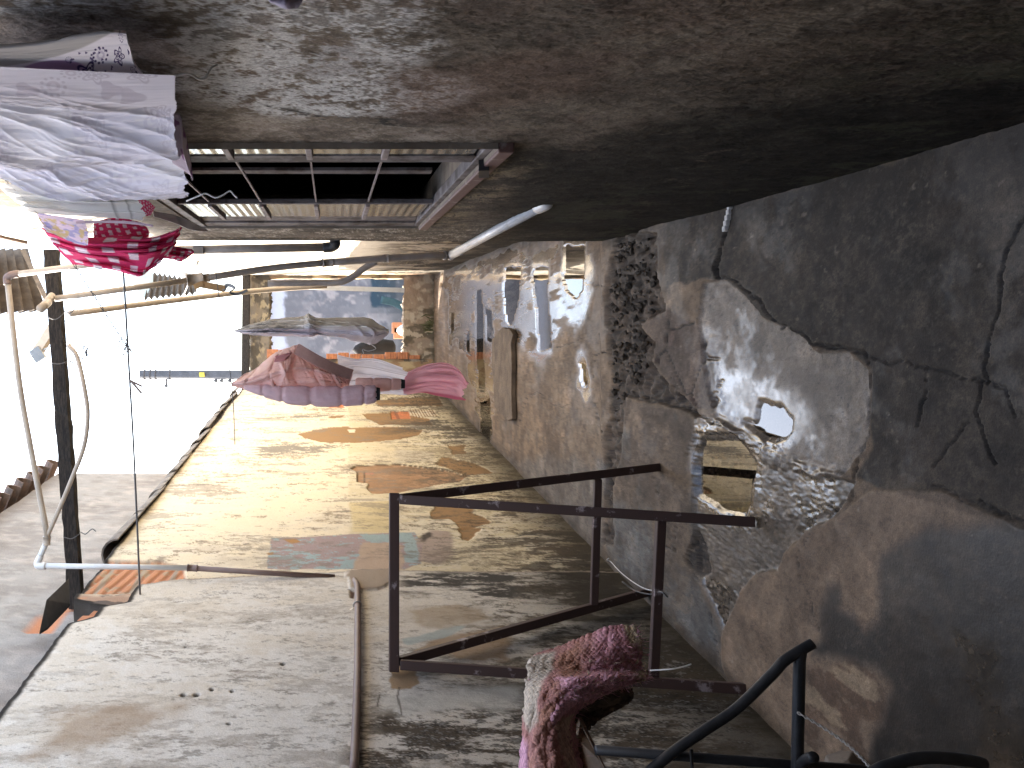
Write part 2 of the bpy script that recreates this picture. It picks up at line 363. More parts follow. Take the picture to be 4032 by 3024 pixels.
# aggregate and crumbled concrete
agg = p.poly(polyg(Dp([(1500, 935), (1600, 935), (1660, 965), (1760, 1018), (1850, 1040), (1800, 1120), (1750, 1140), (1700, 1190), (1680, 1230), (1632, 1238), (1600, 1280), (1562, 1360), (1535, 1300), (1505, 1230), (1500, 1150), (1495, 1050)])), .014, 12, .006)
f1, f2, cid = worley(x, y, 80, 3)
p.mix(agg, (.2, .19, .175), .42); p.h = p.h*(1-.6*agg)-agg*.012+agg*(.5-np.clip(f1, 0, 1))*.006+agg*(n3-.5)*.008
p.c *= (1+agg*(cid-.5)*1.3)[..., None]; p.mix(agg*(cid > .9)*ss(.4, .25, f1)*.8, (.62, .6, .57))
agm = agg*ss(.55, .64, fba(x, y, 9, 3, 88)); p.mix(agm*.6, (.31, .29, .26), .6)
p.mix(p.poly(polyg(crop(2200, 1500, [(1000, 1420), (1090, 1180), (1150, 1320), (1180, 1500), (1100, 1560)])), .012, 14), (.035, .03, .027), .8, -.012)
p.mix(p.poly(polyg(crop(2200, 1500, [(1850, 990), (1980, 960), (2000, 1050), (1960, 1170), (1880, 1160)])), .02, 14, .012)*.8, (.09, .085, .07))
crum = p.poly(polyg(Dp([(1500, 900), (1545, 900), (1600, 935), (1650, 965), (1760, 1010), (1845, 1030), (1750, 1030), (1650, 1000), (1620, 960), (1560, 950), (1500, 945)])), .02, 14)
p.mix(crum*.8, (.38, .37, .35), .5); p.h += crum*((fbm(x, y, 28, 28, 79)-.5)*.03+.006); cf = worley(x, y, 26, 8); p.mix(crum*ss(.08, .02, cf[1]-cf[0]), (.07, .065, .06))
# rubble channel
rub = p.poly(polyg(crop(1640, 900, [(1600, 20), (1880, 40), (1890, 380), (1960, 640), (1740, 740), (1800, 830), (1880, 900), (1850, 1050), (1960, 1200), (2200, 1420), (2210, 1480), (1990, 1390), (1800, 1340), (1640, 1320), (1620, 1560), (1600, 1800), (1540, 2050), (1550, 2500), (1470, 2480), (1500, 2000), (1480, 1640), (1540, 1480), (1520, 1330), (1550, 1200), (1500, 960), (1500, 800), (1470, 500), (1500, 330), (1540, 180)])), .018, 12, .008)
g1, g2, gid = worley(x, y, 13, 5); h1, h2, hid = worley(x, y, 34, 6)
p.mix(rub, (.11, .088, .068), .75)
p.c *= (1+rub*((gid-.5)*1.0+(hid-.5)*.5))[..., None]
p.h = p.h*(1-rub)-rub*.03+rub*((.6-np.clip(g1, 0, .9))*.045+(.5-np.clip(h1, 0, 1))*.016)
p.mix(rub*ss(.10, .02, g2-g1), (.03, .026, .022))
# broken pinkish pieces beside the rubble
brk = p.poly(polyg(crop(1640, 900, [(1740, 740), (1980, 640), (2180, 750), (2320, 900), (2420, 1330), (2240, 1440), (1960, 1180), (1870, 1050), (1880, 880)])), .02, 10)
w1, w2, wid = worley(x+.05*n2, y, 3.3, 12)
p.mix(brk, (.22, .185, .165)); p.c *= (1+brk*(wid-.5)*.5)[..., None]; p.mix(brk*ss(.05, .012, w2-w1), (.03, .027, .025)); p.h += brk*((wid-.5)*.012-.008*ss(.05, .01, w2-w1))
p.mix(brk*ss(.57, .66, fbm(x, y, 9, 9, 62))*.7, (.12, .08, .07))
# flaking skins of cement, a few millimetres thick
fk = rg(x, y, 2.6, 2.6, 44, 6, .6); fa = ss(.55, .62, fk)*(1-rub)*(1-agg)*(1-kid)*(1-.6*tan); p.mul(fa*.5, (.62, .6, .58)); p.h -= fa*.0015*(1-tan)
fk = rg(x, y, 3.4, 3.0, 47, 6, .6); fa = ss(.8, .87, fk)*(1-rub)*(1-agg)*(1-kid)*(1-.7*tan); p.c = p.c*(1+.45*fa)[..., None]; p.h += fa*.0012*(1-tan)
# cracks
def crack(pts, w=.004, dep=.008, a=.92, seed=1):
    j = .02; d = linedist(x+j*(fbm(x, y, 18, 18, 140+seed)-.5)*2, y+j*(fbm(x, y, 18, 18, 150+seed)-.5)*2, pts)
    ww = w*.45*(.3+1.3*fbm(x, y, 9, 9, 160+seed)); m = ss(ww*1.9, ww*.5, d); p.mix(m*a*.9, (.03, .027, .024)); p.h -= m*dep
for k, (c, w) in enumerate([
    (crop(2600, 700, [(300, 540), (380, 545), (450, 600), (520, 640), (580, 720), (640, 820), (700, 810), (780, 850), (830, 910), (930, 910), (1000, 920), (1100, 950), (1130, 1030), (1135, 1200), (1130, 1380), (1090, 1500), (1050, 1620)], .7232), .007),
    (crop(2600, 700, [(395, 120), (355, 280), (330, 380), (300, 480), (310, 540)], .7232), .018),
    (crop(2600, 700, [(2000, 200), (1910, 370), (1850, 600), (1850, 720), (1800, 820), (1750, 1040), (1780, 1100)], .7232), .006),
    (crop(2600, 700, [(1140, 980), (1450, 1040), (1690, 1080), (1860, 1140), (1920, 1300)], .7232), .005),
    (crop(2600, 700, [(1450, 1040), (1440, 1200), (1400, 1370)], .7232), .006), (crop(2600, 700, [(1700, 1340), (1620, 1410), (1500, 1560)], .7232), .004),
    (crop(2600, 700, [(1740, 1120), (1720, 1260), (1740, 1400), (1830, 1560)], .7232), .006),
    (crop(2400, 1700, [(1590, 270), (1750, 320), (1900, 380), (2045, 440)], .798), .005),
    (crop(2400, 1700, [(1000, 480), (940, 620), (960, 720), (1005, 840), (1050, 1010)], .798), .003),
    (crop(2400, 1700, [(1060, 440), (1190, 330), (1200, 230)], .798), .005),
    (crop(2400, 1700, [(200, 160), (215, 260), (260, 350), (280, 460), (310, 580)], .798), .004), (crop(2400, 1700, [(330, 420), (325, 520), (318, 600), (260, 560)], .798), .008),
    (crop(2400, 1700, [(430, 490), (400, 580), (370, 630), (420, 700), (440, 740)], .798), .010), (crop(2400, 1700, [(490, 880), (505, 960), (540, 1100)], .798), .005), (crop(2400, 1700, [(505, 960), (480, 1060)], .798), .003),
    (crop(1640, 900, [(1480, 480), (1500, 660), (1500, 800), (1505, 960), (1420, 985), (1400, 1060), (1385, 1200), (1400, 1380), (1440, 1550), (1470, 1640)]), .007), (crop(1640, 900, [(1640, 1320), (1800, 1345), (1980, 1385), (2200, 1450)]), .010),
    (crop(1640, 900, [(1470, 450), (1350, 430), (1300, 390)]), .004), (crop(1640, 900, [(1100, 940), (1190, 910), (1300, 870)]), .006),
    (crop(1640, 900, [(860, 180), (870, 380), (880, 480)]), .006), (crop(1640, 900, [(790, 1580), (840, 1400), (880, 1310), (960, 1290), (1000, 1330)]), .007), (crop(1640, 900, [(1000, 1330), (1040, 1380), (1150, 1410), (1240, 1350)]), .004),
    (crop(1640, 900, [(1970, 800), (1975, 1000), (1985, 1200)]), .006), (crop(1640, 900, [(1970, 800), (2080, 780), (2180, 750)]), .006),
    (crop(2200, 1500, [(1250, 0), (1215, 150), (1225, 320)]), .005), (crop(2200, 1500, [(1100, 270), (1220, 330), (1300, 350)]), .010), (crop(2200, 1500, [(1000, 590), (1040, 520), (1080, 420)]), .006),
    (crop(2200, 1500, [(650, 460), (690, 600), (740, 720), (790, 920), (860, 1100), (900, 1290)]), .003)]):
    crack(polyg(c), w, w*1.6, .9, k)
# dark brown edge where floor meets walls
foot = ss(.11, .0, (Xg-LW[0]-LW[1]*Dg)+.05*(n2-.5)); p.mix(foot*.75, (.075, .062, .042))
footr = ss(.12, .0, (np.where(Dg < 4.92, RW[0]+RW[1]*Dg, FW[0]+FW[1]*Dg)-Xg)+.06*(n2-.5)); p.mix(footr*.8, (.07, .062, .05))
p.mix(dots(x, y, 22, 91, .13, .3)*.4, (.09, .075, .06)); p.mix(dots(x, y, 16, 92, .07, .14)*.7, (.42, .4, .37))
sp = rg(x, y, 55, 55, 93, 3, .9); p.mix(ss(.5, 1.6, sp)*.22, (.42, .38, .33)); p.mix(ss(.5, 1.7, -sp)*.35, (.07, .06, .05)); lg = rg(x, y, 1.6, 1.6, 94); p.mix(ss(.2, 1.2, lg)*.3, (.13, .105, .085))
# puddles: hollows, damp margins
PUD = {'far': [], 'near': []}
fars = [crop(1640, 900, q) for q in ([(700, 300), (815, 300), (812, 480), (790, 600), (755, 760), (720, 770), (690, 640), (685, 440)],
    [(915, 300), (1030, 300), (1025, 600), (1050, 720), (1055, 940), (965, 975), (955, 800), (945, 640), (915, 420)],
    [(1170, 120), (1310, 120), (1320, 300), (1300, 500), (1260, 575), (1190, 500), (1150, 400), (1165, 250)],
    [(475, 470), (505, 470), (520, 640), (520, 900), (540, 1300), (480, 1300), (465, 900), (465, 600)],
    [(540, 620), (585, 640), (600, 800), (585, 900), (545, 890)], [(262, 660), (290, 660), (290, 800), (275, 860), (262, 760)],
    [(1290, 1060), (1325, 1060), (1345, 1200), (1325, 1270), (1300, 1200)], [(500, 1360), (570, 1330), (590, 1560), (560, 1720), (500, 1700)], [(395, 800), (420, 800), (410, 1000), (390, 960)])]
ned = {'A': crop(2200, 1500, [(1115, 450), (1385, 450), (1480, 580), (1530, 650), (1490, 800), (1470, 960), (1440, 1060), (1300, 1050), (1180, 960), (1080, 900), (1065, 700), (1085, 560)]),
       'B': crop(2200, 1500, [(1545, 165), (1700, 200), (1790, 300), (1780, 400), (1740, 450), (1670, 470), (1600, 450), (1500, 400), (1430, 320), (1510, 320)])}
damp = np.zeros(x.shape)
for q in fars:
    d = sdf(x, y, polyg(q)); dn = d+.05*(fba(x, y, 16, 5, 97)-.5)
    m = ss(.035, -.035, dn); p.h = p.h*(1-m)-.011*m
    damp = np.maximum(damp, ss(.14, .0, d+.16*(fba(x, y, 12, 3.5, 98)-.5)))
for k, q in ned.items():
    d = sdf(x, y, polyg(q)); dn = d+.02*(fbm(x, y, 30, 30, 99)-.5)
    lv = -.031 if k == 'A' else -.036
    m = ss(.02, -.025, dn); p.h = p.h*(1-m)+m*lv
    damp = np.maximum(damp, ss(.09, .0, d+.05*(n2-.5))*(1 if k == 'B' else .8))
zone = p.poly(polyg(crop(1640, 900, [(120, 400), (700, 180), (1330, 120), (1400, 300), (1340, 620), (1250, 780), (1150, 700), (1110, 930), (940, 1050), (860, 1000), (760, 800), (620, 800), (610, 1500), (480, 1500), (380, 1000), (300, 900), (260, 1000), (250, 500)])), .1, 5, .08, 5, 1.5, .6)
damp = np.maximum(damp, zone*ss(-1.1, .2, ra(x, y, 9, 1.6, 96)))
p.mul(damp*.6, (.72, .74, .78)); p.r = p.r*(1-damp)+.12*damp; far_ = ss(4.5, 5.5, y); hs_ = fbm(x, y, 5, 2, 45, 2)*.004-.002; p.h = np.where(p.h > -.0075, p.h*(1-.85*damp*far_)+hs_*damp*far_, p.h)
kp = p.poly(polyg(Dp([(1545, 790), (1640, 830), (1740, 870), (1745, 940), (1680, 960), (1600, 930), (1550, 900)])), .04, 10, .06); p.r = p.r*(1-kp)+(.2+.2*n3)*kp
p.c = p.c*(1+.22*tan*(1-wetp))[..., None]; p.mul(np.maximum(dk, tan*wetp)*(1-kid)*ss(3.6, 2.9, y+.5*(n1-.5)), (.72, .72, .72)); p.mul(wetp*tan, (.75, .75, .75)); p.mul(dk*(1-kid), (.8, .8, .8)); p.mix(mid*ss(.3, 1.1, rg(x, y, 7, 4, 25))*.35, (.34, .28, .21)); p.mix(mid*ss(.6, 1.3, rg(x, y, 12, 5, 26))*.5, (.11, .09, .075))  # nearest floor also darkened in its colour, standing for the dim light there
p.c = p.c*np.exp(.16*rg(x, y, 9, 9, 27))[..., None]*(np.array((1.16, .97, .79))*.405)
Pg = np.stack([Xg, Dg, p.h], -1)
p.r = np.clip(p.r+(n3-.5)*.12-.18*ss(.2, 1.2, rg(x, y, 2, 2, 95))*(1-rub), .06, 1)
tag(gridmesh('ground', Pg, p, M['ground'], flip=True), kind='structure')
def sheet(name, poly, z, mat, **kw):
    if sum(poly[i-1][0]*poly[i][1]-poly[i][0]*poly[i-1][1] for i in range(len(poly))) < 0: poly = poly[::-1]
    o = mesh(name, [(a, b, z) for a, b in poly], [tuple(range(len(poly)))], mat, None, False)
    return tag(o, **kw)
def grow(q, k):
    c = np.mean(np.array(q), 0); return [tuple(c+(np.array(v)-c)*(1+k)) for v in q]
for q in fars: sheet('puddle', grow(polyg(q), .16), -.0072, M['water'], kind='structure')
sheet('puddle', grow(polyg(ned['A']), .2), -.0262, M['water'], kind='structure')
sheet('puddle', grow(polyg(ned['B']), .25), -.0300, M['water'], kind='structure')
sheet('terrain', [(-300, -300), (300, -300), (300, 300), (-300, 300)], -.16, M['conc'], kind='structure')
sheet('yard', [(-1.5, 13.05), (4.5, 13.05), (4.5, 17.2), (-1.5, 17.2)], .02, M['conc'], kind='structure')
# loose stones of the channel
st = MB(); rs = np.random.RandomState(5)
chan = polyg(crop(1640, 900, [(1620, 60), (1860, 80), (1880, 400), (1900, 640), (1740, 740), (1780, 830), (1840, 900), (1830, 1050), (1700, 1300), (1640, 1300), (1600, 1600), (1540, 1600), (1540, 1200), (1510, 700), (1500, 420), (1560, 200)]))
ca = np.array(chan); cnt = 0
while cnt < 260:
    a = rs.uniform(ca[:, 0].min(), ca[:, 0].max()); b = rs.uniform(ca[:, 1].min(), ca[:, 1].max())
    if sdf(np.array([a]), np.array([b]), chan)[0] > -.005: continue
    r = .005+.019*rs.rand()**2.2; V = []
    for v in ((1, 0, 0), (-1, 0, 0), (0, 1, 0), (0, -1, 0), (0, 0, 1), (0, 0, -1), (.7, .7, .5), (-.7, .6, .5), (.6, -.7, .5), (-.6, -.7, .5)):
        V.append(Vector(v)*r*rs.uniform(.7, 1.25))
    import bmesh
    bm = bmesh.new(); [bm.verts.new(v) for v in V]; bmesh.ops.convex_hull(bm, input=bm.verts)
    bm.verts.index_update(); R = Matrix.Rotation(rs.rand()*6, 3, 'Z')@Matrix.Rotation(rs.rand()*6, 3, 'X')
    vs = [v for v in bm.verts]; st.add([R@v.co*1. + Vector((a, b, -.012+r*.4)) for v in vs], [tuple(v.index for v in f.verts) for f in bm.faces]); bm.free(); cnt += 1
tag(st.build('rubble', M['rubble'], bevel=.002), 'loose stones and broken mortar filling the channel across the concrete floor', 'rubble', None, 'stuff')

# ============================================================ LEFT WALL
dl = np.concatenate([np.linspace(-3, -.25, 12), np.linspace(-.2, 2.58, 190), 1./np.linspace(1/2.6, 1/13.0, 760)])
zl = np.linspace(-.05, 1, 560)
def leftpaint(d, z, near):
    q = Paint(d, z, (.58, .50, .34), .9); P4 = lambda pts: polyw(LW, crop(1000, 1500, pts)); P3 = lambda pts: polyw(LW, crop(900, 2100, pts)); P5 = lambda pts: polyw(LW, crop(0, 1700, pts, .798))
    a1 = fbm(d, z, 1.1, 1.1, 201); a3 = fbm(d, z, 18, 18, 211, 4); A = rg(d, z, 1.8, 1.0, 202); B = ra(d, z, *((13, 4.0) if near else (5, 1.5)), 206); C = ra(d, z, *((20, 8) if near else (9, 3.2)), 211, 6, .75); E = ra(d, z, *((60, 28) if near else (34, 15)), 216, 5, .85)
    a2 = .5+.11*B; a4 = .5+.11*(E*.8+C*.4)
    q.h += (fbm(d, z, 1.2, 1.2, 220)-.5)*.03+(a3-.5)*.004
    if not near:
        up = ss(1.50, 1.53, z+.05*(a3-.5)+.02*(d-6)); q.mix(up, (.68, .59, .43))
        q.mix(ss(.3, 1.0, A)*.5, (.66, .60, .49)); q.mix(ss(.5, 1.6, A+.5*B+.3*E)*.5*up, (.50, .42, .31)); q.mix(ss(1.1, 1.9, C+.6*A+.4*E)*.55, (.36, .29, .2)); q.mix(ss(1.5, 2.1, E+.6*C+.5*A)*.6, (.2, .16, .115)); q.mix(ss(.2, 1.2, B-.6*A)*.3, (.74, .66, .52))
        br = (.30, .185, .092)
        def peel(pts, amp=.03, col=br, dh=-.007, seed=3):
            m = q.poly(pts, amp, 11, .006, seed, .8, 1.2); q.mix(m, col, .95, dh); return m
        for pts in ([(345, 415), (430, 395), (600, 360), (730, 350), (760, 365), (1000, 360), (1180, 360), (1330, 390), (1290, 430), (1150, 460), (950, 475), (720, 485), (520, 480), (410, 450)],
                    [(840, 255), (1110, 245), (1380, 290), (1400, 345), (1000, 345), (930, 310)], [(950, 150), (1450, 120), (1500, 200), (980, 200)], [(560, 295), (610, 270), (715, 265), (700, 285)],
                    [(1430, 970), (1690, 955), (1740, 1030), (1890, 1110), (1650, 1160), (1530, 1080), (1390, 1080), (1400, 1030)], [(1540, 510), (1670, 495), (1660, 570), (1560, 575)], [(1480, 600), (1530, 600), (1750, 650), (1900, 720), (1680, 740), (1420, 650)], [(1620, 1150), (1800, 1150), (1690, 1260), (1640, 1240)]):
            peel(P4(pts), .035)
        m = peel(P4([(760, 685), (800, 665), (1150, 655), (1450, 690), (1690, 740), (1620, 790), (1500, 800), (1240, 850), (1090, 880), (930, 882), (890, 845), (900, 805), (820, 795), (810, 720)]), .014, (.33, .2, .115), -.014)
        q.mix(m*ss(.5, .65, a3)*.5, (.4, .26, .16)); q.mix(q.poly(P4([(870, 712), (940, 705), (945, 720), (880, 722)]), .01), (.5, .2, .12))
        q.mix(ss(.012, .004, linedist(d, z, P4([(760, 685), (800, 664), (1150, 653), (1450, 686), (1690, 736)])))*.9, (.06, .045, .03)); q.mix(ss(.012, .004, linedist(d, z, P4([(815, 700), (812, 795), (870, 800), (870, 700)])))*.7, (.07, .05, .035))
        for pts in ([(1075, 240), (1220, 232), (1232, 284), (1082, 292)], [(570, 185), (700, 180), (715, 208), (600, 208)]):
            m = peel(P4(pts), .012, (.52, .19, .09), -.012); q.mix(m*ss(.16, .08, np.abs((z*5.5) % 1-.5)), (.3, .12, .07))
        rib = q.poly(P4([(1220, 225), (1420, 225), (1440, 275), (1240, 285)]), .03); q.mix(rib*ss(.2, .1, np.abs((z*28) % 1-.5)), (.25, .12, .06))
        q.mix(q.poly(P4([(735, 375), (800, 375), (795, 400), (750, 400)]), .01), (.68, .6, .44))
        q.mix(q.poly(P4([(1130, 540), (1430, 560), (1420, 640), (1150, 640), (1100, 600)]), .06, 9, .03)*.6, (.42, .37, .3))
        # mauve and teal panel
        q.mix(q.poly(P4([(750, 960), (1090, 940), (1090, 1190), (780, 1195)]), .008, 8, .02)*.8, (.57, .46, .25))
        mv = q.poly(P4([(140, 1238), (700, 1215), (1260, 1185), (1340, 1290), (1310, 1440), (1190, 1490), (95, 1485)]), .012, 9, .006)
        q.mix(mv, (.33, .255, .245)); tl = ss(.35, .7, ra(d, z, 26, 14, 231)+.5*A+.1); q.mix(mv*tl, (.30, .375, .375))
        pk = q.poly(P4([(850, 1275), (1080, 1265), (1180, 1300), (1180, 1490), (780, 1490), (830, 1380)]), .03, 9, .01); q.mix(pk, (.42, .32, .24))
        q.mix(q.poly(P4([(840, 1215), (1250, 1185), (1290, 1290), (1300, 1435), (1190, 1435), (1190, 1270), (900, 1265)]), .02, 12), (.30, .375, .375))
        for c in ([(220, 1245), (330, 1240), (370, 1270), (300, 1285)], [(100, 1358), (150, 1348), (155, 1368), (110, 1372)]): q.mix(q.poly(P4(c), .004), (.36, .2, .08))
        q.mix(q.poly(P4([(1290, 1240), (1420, 1170), (1560, 1180), (1580, 1350), (1450, 1430), (1330, 1420)]), .06, 9, .02), (.36, .29, .24)); q.mix(q.poly(P4([(1290, 1230), (1380, 1180), (1420, 1220), (1340, 1260)]), .04, 12, .02), (.07, .06, .05))
        # black mould running down
        low = ss(1.55, .2, z+.5*(a1-.5)); q.mix(low*ss(.1, .9, B*.6+C*.5+A*.4)*.9, (.08, .066, .05)); q.mix(low*ss(-.1, .8, E*.7+C*.5-.4*A)*.75, (.17, .13, .085)); q.mix(low*ss(.5, 1.2, E*.7+B*.5)*.65, (.045, .04, .032)); q.mix(ss(.5, .05, z+.35*(a1-.5))*.7, (.06, .048, .034))
        q.mix(ss(.9, 1.6, B+.35*E)*.6*(1-low), (.22, .19, .155))
        for c in ([(0, 290), (300, 275), (640, 262), (640, 272), (300, 292), (0, 300)], [(0, 490), (760, 480), (760, 560), (0, 600)]):
            q.mix(q.poly(P4(c), .07, 6, .05, 8, 1, .5)*ss(-.2, .8, B+.5*E)*.85, (.2, .18, .15))
        q.mix(ss(3.02, 2.82, z)*0, (1, 1, 1)); q.mix(ss(2.88, 3.0, z+.1*C*.3)*.5, (.28, .24, .18))
        # brick showing where the render has fallen at the near end
        bh = q.poly(P5([(395, 640), (520, 632), (800, 640), (905, 665), (925, 775), (720, 800), (520, 800), (360, 800)]), .012, 14)
        crv = q.poly(P5([(900, 735), (1130, 720), (1400, 710), (1640, 712), (1640, 760), (900, 790)]), .012, 16)
        eb = ss(4.40, 4.30, d+.05*(a3-.5))*ss(2.2, 2.3, z); q.mix(eb, (.36, .24, .17), .95); q.mix(eb*ss(-.1, .5, C), (.12, .095, .08)); q.mix(eb*ss(.6, 1., B), (.5, .25, .14))
        bk = np.maximum(bh, crv); q.mix(bk, (.50, .245, .135), .9, -.02)
        rdg = ss(.3, .1, np.abs((z*16+d*3) % 1-.5)); q.mix(bk*rdg*.8, (.33, .15, .085)); q.h -= bk*rdg*.008
        q.mix(bk*ss(.1, .04, np.abs(((z+.04)*5.2) % 1-.5)), (.33, .27, .21)); q.mix(crv*ss(.47, .6, a3), (.05, .04, .03)); q.mix(bh*ss(.56, .68, a3)*.8, (.36, .29, .2))
    else:
        q.c[:] = (.62, .565, .475); q.mix(ss(-.3, .6, A)*.5, (.70, .68, .63)); q.mix(ss(.5, 1.4, rg(d, z, 3.2, 1.6, 241)*.8+.5*B)*.5, (.44, .38, .30)); q.mix(ss(.5, 1.5, B*.8+.5*E+.4*A)*.5, (.36, .325, .28)); q.mix(ss(1.3, 2.2, E*.8+.7*C+.4*A)*.6, (.2, .18, .15)); q.mix(ss(.2, 1.4, -E)*.22, (.75, .73, .7))
        low = ss(1.5, .25, z+.5*(a1-.5)+.10*(d-4)); q.mix(low*ss(-.7, .5, B*.5+C*.4+A*.6)*.9, (.125, .095, .06)); q.mix(low*ss(-.3, .9, E*.6+C*.4+A*.3)*.8, (.05, .043, .032)); q.mix(low*ss(1.2, 2.0, -E-.6*A)*.4, (.34, .30, .25)); q.mix(ss(1.0, .3, z+.5*(a1-.5))*ss(-1.2, .3, B*.5+A*.5)*.8, (.075, .06, .042)); q.mix(ss(.75, .15, z+.4*(a1-.5))*.8, (.04, .034, .026))
        q.mix(q.poly(P3([(1270, 1060), (1360, 1090), (1520, 1110), (1510, 1170), (1420, 1260), (1280, 1270), (1260, 1170)]), .04, 11), (.36, .25, .15))
        q.mix(q.poly(P3([(1390, 960), (1700, 860), (2000, 790), (2211, 760), (2211, 1050), (1800, 1000), (1450, 990)]), .06, 9, .02)*.8, (.30, .2, .115)); q.mix(q.poly(P3([(1390, 880), (1450, 860), (1800, 770), (1900, 760), (1700, 850), (1400, 930)]), .03, 9)*.7, (.36, .42, .40))
        q.mix(q.poly(P3([(1390, 640), (1800, 600), (2100, 700), (1900, 760), (1500, 780)]), .06, 7, .03)*.6, (.36, .27, .17))
        q.mix(q.poly(P3([(1390, 340), (2300, 300), (2300, 600), (1960, 560), (1390, 500)]), .08, 7, .05)*ss(.42, .56, a2), (.075, .068, .058))
        q.mix(q.poly(P5([(250, 1430), (480, 1400), (640, 1380), (860, 1400), (800, 1480), (620, 1560), (420, 1600), (150, 1640), (200, 1520)]), .1, 6, .05)*.75, (.36, .27, .185))
        dkz = q.poly(polyw(LW, [(1480, 2790), (2000, 2760), (2600, 2600), (2900, 2600), (2950, 3100), (1440, 3100), (1460, 2880)]), .3, 4, .16); q.mix(dkz*ss(-1.0, .5, B+.5*E), (.10, .08, .058)); q.mix(dkz*ss(.1, .9, C*.7+.6*E)*.8, (.045, .038, .03)); q.mix(dkz*ss(.60, .68, a4)*.5, (.42, .4, .36))
        q.mix(q.poly(P3([(1210, 1380), (1960, 1240), (2300, 1260), (2300, 1400), (1960, 1420), (1400, 1500)]), .08, 7, .05)*.8, (.56, .54, .48))
        for cx, cy, r in ((968, 1324, 14), (903, 1325, 12), (1045, 1297, 11), (1145, 1306, 9), (1130, 1472, 10), (1395, 1172, 10), (915, 1085, 7)):
            c = onwall(LW, cx*.798, 1700+cy*.798); q.mix(ss(1.1, .7, np.hypot((d-c[0])/(r*.0012), (z-c[1])/(r*.0010))+.5*(a3-.5)), (.07, .06, .05), .9, -.012)
        q.mix(q.poly(P3([(940, 340), (1030, 330), (1290, 320), (1290, 420), (1180, 490), (1060, 490), (960, 470)]), .03, 12), (.35, .28, .21), .9, .012)
        q.mix(q.poly(P3([(955, 480), (1000, 490), (990, 550), (960, 545)]), .01), (.1, .06, .045), .9, -.01)
        for cr in ([(1345, 1260), (1330, 1330), (1365, 1490)], [(1190, 1320), (1170, 1420)]): q.mix(ss(.005, .002, linedist(d+.02*(a3-.5), z, P3(cr)))*.8, (.09, .075, .06))
        
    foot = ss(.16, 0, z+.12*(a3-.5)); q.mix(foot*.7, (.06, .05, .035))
    return q
SEAM = walld(LW, 2262)
def leftwall(name, label, near):
    ds = dl[(dl <= SEAM+1e-6)] if near else dl[dl > 4.12]
    ds = np.concatenate([ds, [SEAM]]) if near else ds
    Z, Dv = np.meshgrid(zl, ds, indexing='ij')
    top = (2.93 if near else 3.02)+.03*(fbm(Dv, Dv*0, 3, 1, 260)-.5)+.012*(fbm(Dv, Dv*0, 16, 1, 261)-.5)
    if near: top = top-.10*ss(3.92, 4.02, Dv+.05*(fbm(Dv, Dv*0, 20, 1, 262)-.5))-.12*ss(4.12, 4.2, Dv)
    else: top = top-.3*ss(4.32, 4.14, Dv+.06*(fbm(Dv, Dv*0, 22, 1, 264)-.5))
    Zr = Z*top
    q = leftpaint(Dv, Zr, near)
    q.mix(ss(.035, .012, (1-Z)*top+.012*(fbm(Dv, Zr, 25, 25, 265)-.5)), (.035, .03, .026))
    X = LW[0]+LW[1]*Dv+q.h+(.022 if near else 0)
    if near:
        ye = np.interp(-Zr, (-2.9, -2.72, -2.47, -1.65, -1.3), (2348, 2318, 2298, 2270, 2262)); de = LW[0]*-1/(LW[1]-(CY-ye)/F)
        g = Dv-de+.03*(fbm(Dv, Zr, 12, 12, 263)-.5); X = X-.07*ss(.0, .012, g); q.mix(ss(-.03, 0, g), (.30, .25, .2))
    Pf = np.stack([X, Dv, Zr], -1)
    # coping and back face
    r1 = Pf[-1].copy(); r1[:, 0] -= .17; r2 = r1.copy(); r2[:, 2] = -.1
    mids = [Pf[-1]*(1-t)+r1*t+np.stack([0*r1[:, 0], 0*r1[:, 0], .02*(fbm(ds, ds*0+t*9, 16, 1, 270)-.5)], -1) for t in (.25, .5, .75)]
    P = np.concatenate([Pf, np.stack(mids+[r1, r2])], 0)
    k = 5
    q.c = np.concatenate([q.c, np.tile(np.array([.07, .062, .055]), (k, len(ds), 1))], 0); q.r = np.concatenate([q.r, np.full((k, len(ds)), .95)], 0)
    root = thing(name, label, 'wall', (LW[0]+LW[1]*5, 5, 0))
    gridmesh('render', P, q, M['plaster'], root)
    return root
wallB = leftwall('garden_wall', 'cream and yellow peeling boundary wall with mauve and teal paint panel and brown bare plaster', False)
wallA = leftwall('garden_wall', 'whitewashed grey stained wall with a brown pipe running along it, nearest on the left', True)
# brick stub at the break of the wall top, roof tiles along the far coping
def curved_tile(mb, c, t, L, r, th=.012, up=(0, 0, 1), seg=8):
    t = Vector(t).normalized(); u = Vector(up); u = (u-t*u.dot(t)).normalized(); s = t.cross(u); V = []
    for j, (a, rr) in enumerate(((0, r), (L, r*.82))):
        for k in range(seg+1):
            g = math.pi*k/seg
            for q in (rr, rr-th): V.append(Vector(c)+t*a+s*math.cos(g)*q+u*math.sin(g)*q)
    n = (seg+1)*2; Fc = []
    for k in range(seg):
        a = 2*k; Fc += [(a, a+2, n+a+2, n+a), (a+1, n+a+1, n+a+3, a+3), (a, a+1, a+3, a+2), (n+a, n+a+2, n+a+3, n+a+1)]
    Fc += [(0, n, n+1, 1), (2*seg, 2*seg+1, n+2*seg+1, n+2*seg)]
    mb.add(V, Fc)
rs = np.random.RandomState(3); cop = MB(); dcur = 5.15
while dcur < 12.5:
    big = dcur > 9.2; L = .75
    curved_tile(cop, (LW[0]+LW[1]*dcur-.06+rs.uniform(-.01, .01), dcur, 2.99+rs.uniform(-.005, .015)+(.04 if big else 0)), (LW[1], 1, rs.uniform(-.02, .03)), L, rs.uniform(.10, .125))
    dcur += L*rs.uniform(.75, .9)
cop.build('coping_tile', M['cop'], wallB)
bs = MB()
